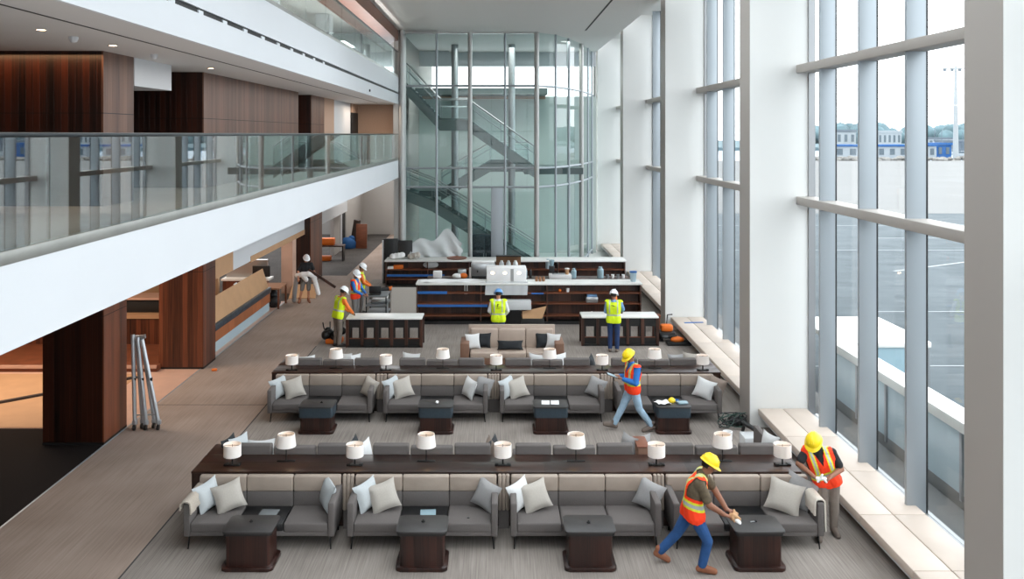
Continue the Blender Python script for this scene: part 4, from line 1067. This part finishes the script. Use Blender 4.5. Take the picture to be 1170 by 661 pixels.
def building(name, label, cat, px0, px1, py_top, d, depth, zb, wall, roof, wins=0):
    x0, x1 = X_(px0, d), X_(px1, d); h = Z_(py_top, d)-zb
    t = thing(name, label, cat, ((x0+x1)/2, d, zb)); w = x1-x0
    G(wall).box(-w/2, w/2, 0, depth, 0, h*.88).build('wall', t)
    G(roof).box(-w/2-.3, w/2+.3, -.3, depth+.3, h*.86, h).build('roof', t)
    for k in range(wins):
        x = -w/2+w*(k+.5)/wins; G('window_dark').box(x-w/wins*.22, x+w/wins*.22, -.1, .1, h*.3, h*.72).build('window', t)
    return t
building('harbour_shed', 'white shed with blue roof edge behind the rocks, in the first pane from the pier', 'shed', 952, 982, 165, 240, 8, GZ, 'shed_white', 'shed_blue', 2)
building('harbour_shed', 'white shed with blue roof edge behind the rocks, seen through the middle pane', 'shed', 1001, 1038, 165, 240, 8, GZ, 'shed_white', 'shed_blue', 3)
building('container_office', 'bright blue container office behind the rocks near the tall mast', 'container', 1070, 1087, 163, 242, 8, GZ, 'shed_blue', 'shed_blue', 2)
building('container_office', 'pale container office attached to the bright blue one', 'container', 1060, 1070, 164.5, 238, 6, GZ, 'shed_white', 'shed_blue', 1)
building('warehouse', 'long white building across the water, middle pane', 'building', 1003, 1030, 149, 430, 20, GZ+.4, 'shed_white', 'shed_white', 5)
building('warehouse', 'white building across the water, first pane from the pier', 'building', 955, 978, 148, 440, 20, GZ+.4, 'shed_white', 'roof_grey', 3)
building('dock_block', 'low dark block across the water beyond the mast', 'building', 1094, 1125, 160, 380, 20, GZ-1, 'roof_grey', 'roof_grey', 2)
building('dock_block', 'low pale block across the water behind the blue container', 'building', 1060, 1090, 157, 425, 20, GZ, 'shed_white', 'roof_grey', 4)
t = thing('light_mast', 'tall white light mast on the apron edge outside', 'mast', (X_(1092, 234), 234, GZ))
G('shed_white').tube([(0,0,0),(0,0,25)], [.75,.35], 12).build('pole', t); G('shed_white').box(-3.5,3.5,-.1,.1,24.2,24.6).build('cross_arm', t)
for k in range(4): G('roof_grey').box(-3+2*k-.3,-3+2*k+.3,-.4,.2,23.7,24.3).build('floodlight', t)
random.seed(9)
for k in range(7):
    d = 300+random.uniform(0, 60); x = X_(1060+8*k, d)
    t = thing('sailing_boat', 'small moored boat with a thin mast in the harbour, %s from the middle pane' % ORD[k], 'boat', (x, d, GZ-1.0), 0, 'moored boats')
    g = G('shed_white'); g.prism([(-3,-.8),(2,-.8),(3.2,0),(2,.8),(-3,.8)], 0, 1.2, .2); g.build('hull', t)
    G('roof_grey').tube([(0,0,1.1),(0,0,random.uniform(7,11))], .1, 6).build('mast', t); G('window_dark').box(-1.5,.6,-.5,.5,1.2,1.9,.15).build('cabin', t)
# terrace parapet below the windows
t = thing('terrace_parapet', 'white-capped glass parapet running along the outside of the windows', 'parapet', (8.2, 8, GZ), 0)
G('stone_white').box(0,.5,0,13.5,1.62,1.82,.02).build('cap', t); G('concrete_out').box(.05,.45,0,13.5,0,.5).build('base', t)
for k in range(9): G('parapet_glass').box(.06,.09,1.5*k+.03,1.5*k+1.47,.5,1.62).build('panel', t)
for k in range(10): G('mullion_steel').box(.02,.1,1.5*k-.04,1.5*k+.04,.4,1.64).build('post', t)
struct('ground_terrace', G('concrete_out').box(7.0, 8.2, -10, 50, GZ-.2, GZ+.3))
t = thing('terrace_canopy', 'pale low glass canopy outside, beyond the end of the parapet', 'canopy', (9.6, 22.5, GZ))
G('stone_white').box(-.8,1.6,0,3.2,1.4,1.55,.03).build('roof', t); G('blue_glass').box(-.7,1.5,.05,.1,.2,1.4).build('front_glass', t)
for x in (-.7,1.5): G('mullion_steel').box(x-.05,x+.05,.0,.1,0,1.4).build('post', t)
# ================================================================ people
def remeshed(g, name, voxel, parent, smooth=2, matfn=None, mats=None, cut=None):
    """one continuous skin over overlapping volumes"""
    me0 = bpy.data.meshes.new('tmp'); g.bm.to_mesh(me0); g.bm.free()
    o = bpy.data.objects.new('tmp', me0); C.objects.link(o)
    md = o.modifiers.new('r', 'REMESH'); md.mode = 'VOXEL'; md.voxel_size = voxel; md.use_smooth_shade = True
    if smooth:
        sm = o.modifiers.new('s', 'SMOOTH'); sm.factor = .5; sm.iterations = smooth
    dg = bpy.context.evaluated_depsgraph_get(); ev = o.evaluated_get(dg)
    me = bpy.data.meshes.new_from_object(ev); bpy.data.objects.remove(o); bpy.data.meshes.remove(me0)
    me.name = name; me.materials.clear()
    for k in (mats or g.mats): me.materials.append(M[k])
    if cut or matfn:
        bm = bmesh.new(); bm.from_mesh(me)
        if cut: bmesh.ops.delete(bm, geom=[f for f in bm.faces if cut(f.calc_center_median())], context='FACES')
        if matfn:
            for f in bm.faces: f.material_index = matfn(f.calc_center_median())
        bm.to_mesh(me); bm.free()
    for p in me.polygons: p.use_smooth = True
    r = bpy.data.objects.new(name, me); C.objects.link(r); r.parent = parent; return r

BASE = dict(pelvis=(0,0,.93), hipR=(.09,0,.92), hipL=(-.09,0,.92), waist=(0,.01,1.1), chest=(0,.0,1.3), neck=(0,.0,1.47), head=(0,.03,1.62),
    shR=(.18,0,1.42), shL=(-.18,0,1.42), elR=(.23,.02,1.13), elL=(-.23,.02,1.13), wrR=(.22,.14,.92), wrL=(-.22,.14,.92),
    knR=(.1,.02,.5), knL=(-.1,.02,.5), anR=(.1,-.02,.09), anL=(-.1,-.02,.09), toR=(.12,.16,.03), toL=(-.12,.16,.03))
def person(name, label, loc, yaw, J, voxel=.012, look=(0,1,-.3), helmet='helmet_white', skin='skin', shirt='shirt_black', sleeve='short', sleeve_mat=None,
           trousers='jeans_blue', boots='boot_brown', vest=None, shorts=False, hair='hair', group=None, hip_y=0, curl=.6, vneck=True, handR=None, handL=None, bulk=1.0):
    t = thing(name, label, 'person', loc, yaw)
    P = dict(BASE)
    P.update(J); P = {k: Vector(v) for k, v in P.items()}
    def mid(a, b, f): return P[a].lerp(P[b], f)
    up = (P['neck']-P['pelvis']).normalized()
    right = (P['shR']-P['shL']); right = (right-up*right.dot(up)).normalized()
    fwd = up.cross(right).normalized()
    look = Vector(look).normalized()
    hr = look.cross(Vector((0,0,1))); hr = hr.normalized() if hr.length > .1 else right
    hu = hr.cross(look).normalized()
    HB = Matrix((hr, look, hu)).transposed()              # head frame: right, forward, up
    hd = P['head']
    def hp(x, y, z): return hd + HB @ Vector((x, y, z))
    chest = P['chest']; waist = P['waist']
    def torso(g, e, low=True, neckline=True):
        cR, cL = chest+right*.085, chest-right*.085
        wR, wL = waist+right*.07, waist-right*.07
        for s, c, w_, h_ in ((1, cR, wR, 'hipR'), (-1, cL, wL, 'hipL')):
            sh = P['shR' if s > 0 else 'shL']
            g.cone(sh, c, .062*bulk+e, .105*bulk+e); g.cone(c, w_, .108*bulk+e, .098*bulk+e)
            if low: g.cone(w_, P[h_], .1*bulk+e, .105*bulk+e)
        g.cone(P['shR'], P['shL'], .06*bulk+e, .06*bulk+e); g.cone(cR, cL, .108*bulk+e, .108*bulk+e); g.cone(wR, wL, .098*bulk+e, .098*bulk+e)
        g.cone(P['neck']-up*.03, chest, .065+e, .11*bulk+e); g.cone(chest+fwd*.01, waist, .11*bulk+e, .1*bulk+e)
    # --- body: one continuous surface of skin
    g = G(skin)
    torso(g, 0)
    g.cone(P['neck']-up*.02, hp(0,-.015,-.06), .058, .055)
    HBt = HB.to_4x4()
    g.sphere(hp(0,-.012,.02), .1, 16, .78, .95, 1.05, HBt); g.sphere(hp(0,.02,-.05), .07, 14, .82, .9, 1.0, HBt)
    g.sphere(hp(0,.045,-.085), .032, 10, 1.1, .9, .8, HBt)                       # chin
    g.cone(hp(0,.088,.02), hp(0,.106,-.018), .011, .015, 8)                       # nose
    g.cone(hp(-.02,.078,-.05), hp(.02,.078,-.05), .011, .011, 8)                  # mouth
    for s in (-1, 1): g.sphere(hp(.078*s,-.01,-.005), .028, 8, .4, .7, 1.1, HBt)  # ears
    for s, a in ((1,'R'), (-1,'L')):
        g.cone(P['sh'+a], P['el'+a], .05*bulk, .043*bulk); g.cone(P['el'+a], P['wr'+a], .042*bulk, .03*bulk)
        # hand: palm, four bent fingers, thumb at the side
        d = (P['wr'+a]-P['el'+a]).normalized(); hdir = (handR if s > 0 else handL); d = Vector(hdir).normalized() if hdir else d
        side = d.cross(Vector((0,0,-1))); side = side.normalized() if side.length > .1 else right
        nrm = side.cross(d).normalized()
        if nrm.z > 0: nrm = -nrm
        w0 = P['wr'+a]; p1 = w0+d*.085
        for q in (-1, 0, 1): g.cone(w0+side*.016*q+d*.01, p1+side*.026*q, .02, .017, 8)
        for q, ln in ((-1.5,.058),(-.5,.074),(.5,.07),(1.5,.052)):
            b = p1+side*.0185*q; m_ = b+(d*.85+nrm*curl*.6).normalized()*ln*.5; e_ = m_+(d*(1-curl*.6)+nrm*curl*1.3).normalized()*ln*.5
            r_ = max(.0095, voxel*.8); g.cone(b, m_, r_, r_, 8); g.cone(m_, e_, r_, r_*.85, 8)
        th = side*(-s if abs(side.dot(right)) > .3 and side.dot(right) > 0 else s)
        b = w0+d*.03+th*.028; m_ = b+(d*.6+th*.6+nrm*.4).normalized()*.042; e_ = m_+(d*.9+nrm*.5).normalized()*.034
        r_ = max(.0115, voxel*.85); g.cone(b, m_, r_*1.15, r_, 8); g.cone(m_, e_, r_, r_*.85, 8)
        g.cone(P['hip'+a], P['kn'+a], .085, .058); g.cone(P['kn'+a], P['an'+a], .055, .038); g.cone(P['an'+a], P['an'+a].lerp(P['to'+a], .5), .04, .035)
    remeshed(g, 'body', voxel, t, 2)
    # face details
    for s in (-1, 1):
        G('shirt_white').sphere((0,0,0), .012, 10).m('hair').sphere((0,.0075,0), .0065, 8).build('eye', t, hp(.031*s, .0755, .012), HB.to_euler())
    G('boot_brown').sphere((0,0,0), .02, 10, 1.2, .35, .35).build('lips', t, hp(0, .087, -.05), HB.to_euler())
    g = G(hair)
    g.sphere(hp(0,-.022,.028), .106, 16, .8, .93, 1.02, HBt)
    def haircut(c):
        l = HB.inverted() @ (c-hd); return l.y > .05 and l.z < .07 or l.z < -.035 or (l.y > .0 and l.z < .02)
    remeshed(g, 'hair', .012, t, 1, None, [hair], haircut)
    # hard hat
    hg = G(helmet)
    t2 = bmesh.new(); bmesh.ops.create_uvsphere(t2, u_segments=22, v_segments=14, radius=1)
    bmesh.ops.delete(t2, geom=[v for v in t2.verts if v.co.z < -.05], context='VERTS')
    for v in t2.verts: v.co = Vector((v.co.x*.122, v.co.y*.142, v.co.z*.125))
    hg.merge(t2)
    n = 24; inn = []; out = []
    for k in range(n):
        a = 2*math.pi*k/n; fr = max(0, math.sin(a)); ex = .014+.045*fr**2
        inn.append(hg.bm.verts.new((.12*math.cos(a), .14*math.sin(a), .006))); out.append(hg.bm.verts.new(((.12+ex)*math.cos(a), (.14+ex)*math.sin(a), -.012-.008*fr)))
    lo = [hg.bm.verts.new((v.co.x*.98, v.co.y*.98, v.co.z-.008)) for v in out]
    for k in range(n):
        q = (k+1) % n; hg.face([inn[k], inn[q], out[q], out[k]]); hg.face([out[k], out[q], lo[q], lo[k]])
    for xx in (-.03, 0, .03): hg.tube([(xx, -.12+abs(xx)*.3, .07), (xx, -.06, .118-abs(xx)*.2), (xx, .04, .122-abs(xx)*.2), (xx, .115, .072)], .008, 6)
    hg.build('hard_hat', t, hp(0,-.008,.055), (Matrix((hr, look, hu)).transposed() @ Matrix.Rotation(math.radians(-6),3,'X')).to_euler())
    # shirt
    if shirt:
        sm_ = sleeve_mat or shirt
        g = G(shirt); torso(g, .012); g.cone(P['neck']-up*.03, P['neck']+up*.012, .068, .064)
        for a in 'RL':
            if sleeve == 'short': e_ = mid('sh'+a, 'el'+a, .72); g.cone(P['sh'+a], e_, .066*bulk, .064*bulk)
            elif sleeve == 'long': g.cone(P['sh'+a], P['el'+a], .066*bulk, .058*bulk); g.cone(P['el'+a], mid('el'+a, 'wr'+a, .93), .056*bulk, .042*bulk)
        def fn(c):
            l = c-chest; return 1 if abs(l.dot(right)) > .2 or sleeve_mat and min((c-P['el'+a]).length for a in 'RL') < .16 else 0
        remeshed(g, 'shirt', max(voxel, .011), t, 2, (fn if sleeve_mat else None), [shirt]+([sleeve_mat] if sleeve_mat else []))
    # trousers
    g = G(trousers)
    g.cone(P['hipR'], P['hipL'], .118, .118); g.cone(P['pelvis']+up*.07, P['pelvis'], .118, .118)
    for a in 'RL':
        g.cone(P['hip'+a], P['kn'+a], .108, .076)
        if not shorts: g.cone(P['kn'+a], mid('kn'+a, 'an'+a, .93), .076, .064)
    remeshed(g, 'shorts' if shorts else 'trousers', max(voxel, .011), t, 2)
    if not vest: G('boot_dark').tube([P['pelvis']+up*.085+right*.13*math.cos(k*.3142)+fwd*.125*math.sin(k*.3142) for k in range(21)], .02, 6).build('belt', t)
    # boots
    for a in 'RL':
        g = G(boots); an, to = P['an'+a], P['to'+a]
        dd = (to-an); hz = Vector((dd.x, dd.y, 0)).normalized() if Vector((dd.x, dd.y, 0)).length > .03 else Vector((0,1,0))
        fd = Vector((dd.x, dd.y, dd.z+.04)).normalized()
        heel = an-fd*.045+Vector((0,0,-.04))
        g.cone(an+Vector((0,0,.05)), an+Vector((0,0,-.02)), .055, .055); g.cone(heel, to, .046, .042); g.cone(an, to+Vector((0,0,.01)), .05, .04)
        remeshed(g, 'boot', .012, t, 1)
    # vest
    if vest:
        base, stripe = vest
        g = G(base); torso(g, .028); g.cone(P['hipR']+up*-.02, P['hipL']+up*-.02, .13, .13); g.cone(P['pelvis']+up*.05, P['pelvis']-up*.06, .135, .13)
        def loc_(c):
            l = c-P['pelvis']; return l.dot(right), l.dot(fwd), l.dot(up)
        Lt = (P['neck']-P['pelvis']).length
        def cut(c):
            r, f, u = loc_(c)
            if u < -.09: return True
            if u > Lt-.02: return abs(r) < .085
            if abs(r) > .212 and u > Lt*.45: return True
            if f > 0 and vneck and u > Lt*.62: return abs(r) < .085*(u-Lt*.62)/(Lt*.38)
            return (c-P['neck']).length < .085
        def fn(c):
            r, f, u = loc_(c)
            w1 = .24*Lt
            for lo_, hi_ in ((.17*Lt, .37*Lt),):
                if lo_ < u < hi_: 
                    m_ = (u-(lo_+hi_)/2)/((hi_-lo_)/2); return 2 if abs(m_) < .42 else 1
            a_ = abs(abs(r)-.115)
            if u > .37*Lt or u < .17*Lt and False:
                if f < 0 and u > .5*Lt and stripe == 'hivis_stripe':        # crossing bands at the back
                    a_ = min(a_, abs(abs(r)-abs(u-.62*Lt)*.75))
                if a_ < .036: return 2 if a_ < .016 else 1
            return 0
        remeshed(g, 'safety_vest', max(.007, voxel*.8), t, 2, fn, [base, stripe, 'reflective'], cut)
    return t
RED = ('hivis_orange', 'hivis_stripe'); GRN = ('hivis_yellow', 'hivis_yellow')
def yaw_of(fx, fy): return math.atan2(-fx, fy)
# 1 crouching worker wiping the table (faces +x)
person('person', 'worker in orange vest, blue jeans and yellow hard hat striding to wipe a coffee table', (2.86, 12.75, 0), yaw_of(1, 0),
  dict(pelvis=(0,.0,.79), hipR=(.09,.02,.77), hipL=(-.09,-.02,.77), waist=(.02,.0,.96), chest=(.03,.05,1.17), neck=(.0,.16,1.36), head=(.01,.235,1.475),
       shR=(.2,.06,1.285), shL=(-.15,.17,1.3), elR=(.27,.18,1.01), elL=(-.17,.36,1.06), wrR=(.13,.42,.82), wrL=(-.02,.5,.83),
       knR=(.21,.17,.47), knL=(-.13,-.2,.43), anR=(.19,.09,.10), anL=(-.16,-.46,.14), toR=(.21,.27,.035), toL=(-.14,-.33,.035)),
  .0085, look=(0,.9,-.42), helmet='helmet_yellow', skin='skin_dark', shirt='shirt_olive', trousers='jeans_blue', boots='boot_brown', vest=RED, handR=(-.15,.85,-.35), handL=(.1,.9,-.3), bulk=1.18)
def crumple(name, col, label, loc, pts, cat='cloth'):
    """a rag: one soft surface over overlapping folds"""
    g = G(col)
    for u, v, r in pts: g.cone(u, v, r, r*.7)
    o = remeshed(g, name, .008, None, 2); o.location = loc; return tag(o, label, cat)
crumple('cleaning_cloth', 'card_tan', 'tan wiping cloth in the hands of the striding worker', (3.43, 12.68, .77),
  [((-.03,0,0),(.06,.03,.02),.04), ((.0,-.03,.02),(.08,-.05,-.02),.035), ((.03,.03,.03),(.03,.06,.06),.025), ((.05,-.02,0),(.1,.0,-.06),.025), ((-.02,-.05,0),(.0,-.07,-.05),.022)])
crumple('paper_towel', 'paper_white', 'white paper towel hanging from the hand of the striding worker', (3.47, 12.62, .73), [((0,0,0),(.04,-.02,-.03),.03), ((.02,0,.01),(.06,.03,-.04),.022)])
# 2 worker leaning behind the sofa arm (faces -y)
person('person', 'worker in orange vest and black shirt with yellow hard hat standing by the cream throw', (5.2, 13.78, 0), yaw_of(-.05, -1),
  dict(pelvis=(-.02,-.02,.86), hipR=(.07,-.02,.85), hipL=(-.11,-.02,.85), waist=(.06,.0,1.0), chest=(.12,.05,1.17), neck=(.17,.07,1.37), head=(.235,.13,1.475),
       shR=(.32,.05,1.33), shL=(-.06,.07,1.31), elR=(.47,.12,1.15), elL=(-.2,.08,1.06), wrR=(.31,.3,1.04), wrL=(.04,.3,1.02),
       knR=(.06,.03,.47), knL=(-.12,.0,.47), anR=(.14,.1,.1), anL=(-.12,-.03,.1), toR=(.2,.3,.035), toL=(-.14,.13,.035)),
  .0085, look=(.45,.75,-.6), helmet='helmet_yellow', skin='skin_dark', shirt='shirt_black', trousers='trouser_taupe', boots='boot_grey', vest=RED, handR=(-.5,.6,-.2), handL=(.6,.5,-.1), bulk=1.1)
crumple('wiping_rag', 'paper_white', 'white rag in the hands of the worker by the cream throw', (5.2-.22, 13.78-.38, 1.03),
  [((-.06,0,0),(.06,0,.0),.032), ((-.02,-.02,.01),(.0,-.03,.07),.025), ((.03,-.02,0),(.07,-.02,-.05),.022), ((-.04,-.02,0),(-.07,-.03,-.04),.022)])
# 3 walking worker with a tablet (faces -x)
person('person', 'worker in orange vest and blue shirt walking while looking at a tablet', (2.90, 18.62, 0), yaw_of(-1, -.12),
  dict(pelvis=(0,0,.9), hipR=(.09,.01,.89), hipL=(-.09,-.01,.89), waist=(0,.01,1.05), chest=(0,-.01,1.25), neck=(0,.02,1.42), head=(0,.07,1.56),
       shR=(.18,.02,1.36), shL=(-.19,-.05,1.36), elR=(.24,.04,1.08), elL=(-.25,.0,1.07), wrR=(.1,.26,1.14), wrL=(-.1,.24,1.13),
       knR=(.09,.19,.49), knL=(-.1,-.12,.48), anR=(.1,.38,.12), anL=(-.12,-.38,.12), toR=(.12,.58,.12), toL=(-.13,-.2,.035)),
  .0095, look=(-.25,.8,-.5), helmet='helmet_yellow', skin='skin_dark', shirt='shirt_blue', sleeve='long', trousers='jeans_light', boots='boot_grey', vest=RED, bulk=1.12)
t = thing('tablet', 'dark tablet held by the walking worker', 'tablet', (2.90-.42, 18.60, 1.17), 0)
G('black_plastic').box(-.14,.14,-.1,.1,-.006,.006,.004,2,TR((0,0,0),0,.35)).build('case', t); G('blue_glass').box(-.125,.125,-.085,.085,.006,.008,0,2,TR((0,0,0),0,.35)).build('screen', t)
def emblem(t, boxes):
    g = G('black_plastic')
    for x0, x1, z0, z1 in boxes: g.box(x0, x1, -.157, -.146, z0, z1, .002)
    return g.build('vest_emblem', t)
# 4 green vest at the window-side counter (faces away)
w4 = person('person', 'worker in green vest and navy jeans leaning on the open counter by the window', (3.40, 25.35, 0), yaw_of(.25, 1),
  dict(shR=(.19,.03,1.42), elR=(.25,.2,1.2), wrR=(.2,.42,1.1), elL=(-.24,.08,1.14), wrL=(-.1,.3,1.05)), .013, look=(.15,.95,-.25), helmet='helmet_white', skin='skin_dark', shirt='shirt_sky', sleeve='long', trousers='jeans_navy', boots='boot_grey', vest=GRN, vneck=False)
# 5 green vest, white sleeves behind the booth
emblem(w4, [(-.06,.02,1.36,1.372),(-.02,.06,1.345,1.357)])
w5 = person('person', 'worker in green vest and white sleeves with blue hard hat behind the tan booth', (X_(569.5, 25.4), 25.5, 0), yaw_of(.05, 1),
  dict(elR=(.27,.06,1.14), elL=(-.27,.04,1.14), wrR=(.18,.25,.98), wrL=(-.18,.25,.98)), .013, look=(.05,.95,-.35), helmet='helmet_blue', shirt='shirt_white', sleeve='long', trousers='jeans_navy', boots='boot_dark', vest=GRN, vneck=False)
emblem(w5, [(-.03,-.012,1.29,1.38),(-.03,.03,1.365,1.38),(-.03,.02,1.33,1.342),(-.05,.04,1.25,1.258)])
# 6 green vest at the walkway-side counter
person('person', 'worker in green vest with an orange sleeve at the end of the walkway-side counter', (-4.7, 25.95, 0), yaw_of(.75, .66),
  dict(waist=(0,.04,1.1), chest=(0,.08,1.29), neck=(0,.14,1.45), head=(0,.2,1.59), shR=(.18,.1,1.4), shL=(-.18,.1,1.4), elR=(.26,.22,1.14), wrR=(.16,.42,.97), elL=(-.22,.25,1.15), wrL=(-.1,.45,.97)), .013, look=(.1,.85,-.5), helmet='helmet_white', skin='skin_dark', shirt='orange', sleeve='long', trousers='trouser_taupe', boots='boot_dark', vest=GRN, vneck=False)
# 7, 8 two orange vests behind
person('person', 'worker in orange vest with blue sleeves, middle of the three by the counter', (-4.68, 29.1, 0), yaw_of(.9, -.3),
  dict(elR=(.24,.1,1.14), wrR=(.12,.32,1.0), elL=(-.24,.1,1.14), wrL=(-.12,.32,1.0)), .014, look=(.2,.8,-.5), helmet='helmet_white', skin='skin_dark', shirt='shirt_blue', sleeve='long', trousers='trouser_grey', boots='boot_dark', vest=RED)
person('person', 'worker in yellow-banded vest and white hard hat standing farthest back by the work trolley', (-4.72, 30.6, 0), yaw_of(.95, .1),
  dict(elR=(.24,.1,1.14), wrR=(.12,.32,1.0), elL=(-.24,.1,1.14), wrL=(-.12,.32,1.0)), .014, look=(.1,.8,-.5), helmet='helmet_white', skin='skin_dark', shirt='orange', sleeve='long', trousers='trouser_grey', boots='boot_dark', vest=GRN)
# 9 worker on the walkway with sheets
person('person', 'worker in dark top, grey shorts and white hard hat carrying sheets along the walkway', (X_(350, 32.8), 32.8, 0), yaw_of(.25, -1),
  dict(elR=(.3,.06,1.16), wrR=(.3,.2,.95), elL=(-.28,.05,1.16), wrL=(-.34,.16,.95), knR=(.16,.05,.5), anR=(.24,-.03,.1), toR=(.28,.13,.03), knL=(-.08,.08,.5), anL=(-.08,.0,.1)), .014, look=(-.2,.9,-.4), helmet='helmet_white', skin='skin', shirt='shirt_black', sleeve='short', trousers='trouser_grey', boots='boot_brown', shorts=True)
wx = X_(350, 32.8)
g = G('paper_white')
for q in ([(-.3,-.14,1.02),(-.1,-.22,1.08),(.12,-.22,1.1),(.32,-.14,1.0)], [(-.05,-.2,1.0),(.05,-.24,.88)], [(.3,-.12,1.02),(.37,-.1,.7),(.47,-.1,.35)]):
    for u, v in zip(q, q[1:]): g.cone(u, v, .1, .085)
sheet_bundle = remeshed(g, 'dust_sheet', .02, None, 3); sheet_bundle.location = (wx, 32.8, 0)
tag(sheet_bundle, 'white dust sheet bundled in the arms of the worker on the walkway', 'sheet')
g = G('cushion_grey')
for u, v in (((-.33,-.1,1.0),(-.4,-.06,.6)), ((-.4,-.06,.6),(-.46,-.02,.08))): g.cone(u, v, .09, .085)
trail = remeshed(g, 'grey_sheet', .02, None, 3); trail.location = (wx, 32.8, 0)
tag(trail, 'grey sheet trailing beside the worker on the walkway', 'sheet')
item('dark_pole', G('wood_bar').box(-.05,.05,-.015,.015,-.6,.6,.01,2,TR((0,0,0),0,2.15)), 'dark plank carried under the arm of the worker on the walkway', 'plank', (X_(368, 32.6), 32.6, .92))
# ================================================================ camera, sky, lamps
cam = bpy.data.cameras.new('camera'); co = bpy.data.objects.new('camera', cam); C.objects.link(co)
co.location = (0, 0, H); co.rotation_euler = (math.pi/2, 0, 0)
cam.sensor_width = 36; cam.lens = 1000/1170*36
cam.shift_x = 18/1170; cam.shift_y = -177.5/1170; cam.clip_end = 3000; cam.clip_start = .2
S.camera = co
W = bpy.data.worlds.new('world'); S.world = W; W.use_nodes = True
bg = W.node_tree.nodes['Background']; bg.inputs['Color'].default_value = (.93, .965, 1.0, 1); bg.inputs['Strength'].default_value = 2.6
def area(name, loc, sx, sy, power, col, rot=(0,0,0)):
    l = bpy.data.lights.new(name, 'AREA'); l.shape = 'RECTANGLE'; l.size = sx; l.size_y = sy; l.energy = power; l.color = col
    o = bpy.data.objects.new(name, l); C.objects.link(o); o.location = loc; o.rotation_euler = rot; return o
# ceiling lights of the gallery and of the low rooms, plus two added fill lamps
area('gallery_cove_light', (-7.3, 13.5, 7.55), 2.4, .12, 12, (1,.55,.28))
area('gallery_light', (-5.2, 22, 7.55), .6, 26, 50, (1,.93,.87))
area('shop_light', (-12.5, 21.5, 4.4), 5, 4, 240, (1,.80,.62))
area('shop_light_far', (-10.5, 33, 4.4), 3, 8, 130, (1,.85,.7))
area('corridor_light', (-7, 48, 4.4), 2, 10, 110, (1,.95,.88))
area('ceiling_fill', (-4.6, 20, 8.78), .3, 30, 560, (1,.98,.95), (0,math.radians(180-52),0))  # added fill, out of view, to brighten the ceiling
area('soffit_fill', (-4.32, 18, 5.2), .06, 34, 70, (1,.98,.97), (0,math.radians(180+12),0))  # unseen fill added to lift the balcony soffit
area('landing_light', (-5.3, 36.5, 7.5), 1.2, 2, 26, (1,.82,.66))
area('tower_light', (1, 41, 10.5), 5, 3, 200, (1,.99,.96))
c = S.cycles
c.use_denoising = True
try: c.denoiser = 'OPENIMAGEDENOISE'
except Exception: pass
c.max_bounces = 10; c.diffuse_bounces = 5; c.glossy_bounces = 4; c.transparent_max_bounces = 24; c.transmission_bounces = 6
c.caustics_reflective = False; c.caustics_refractive = False; c.sample_clamp_indirect = 6
S.view_settings.view_transform = 'Standard'; S.view_settings.look = 'None'; S.view_settings.gamma = 1
S.view_settings.use_curve_mapping = False
S.view_settings.exposure = .8
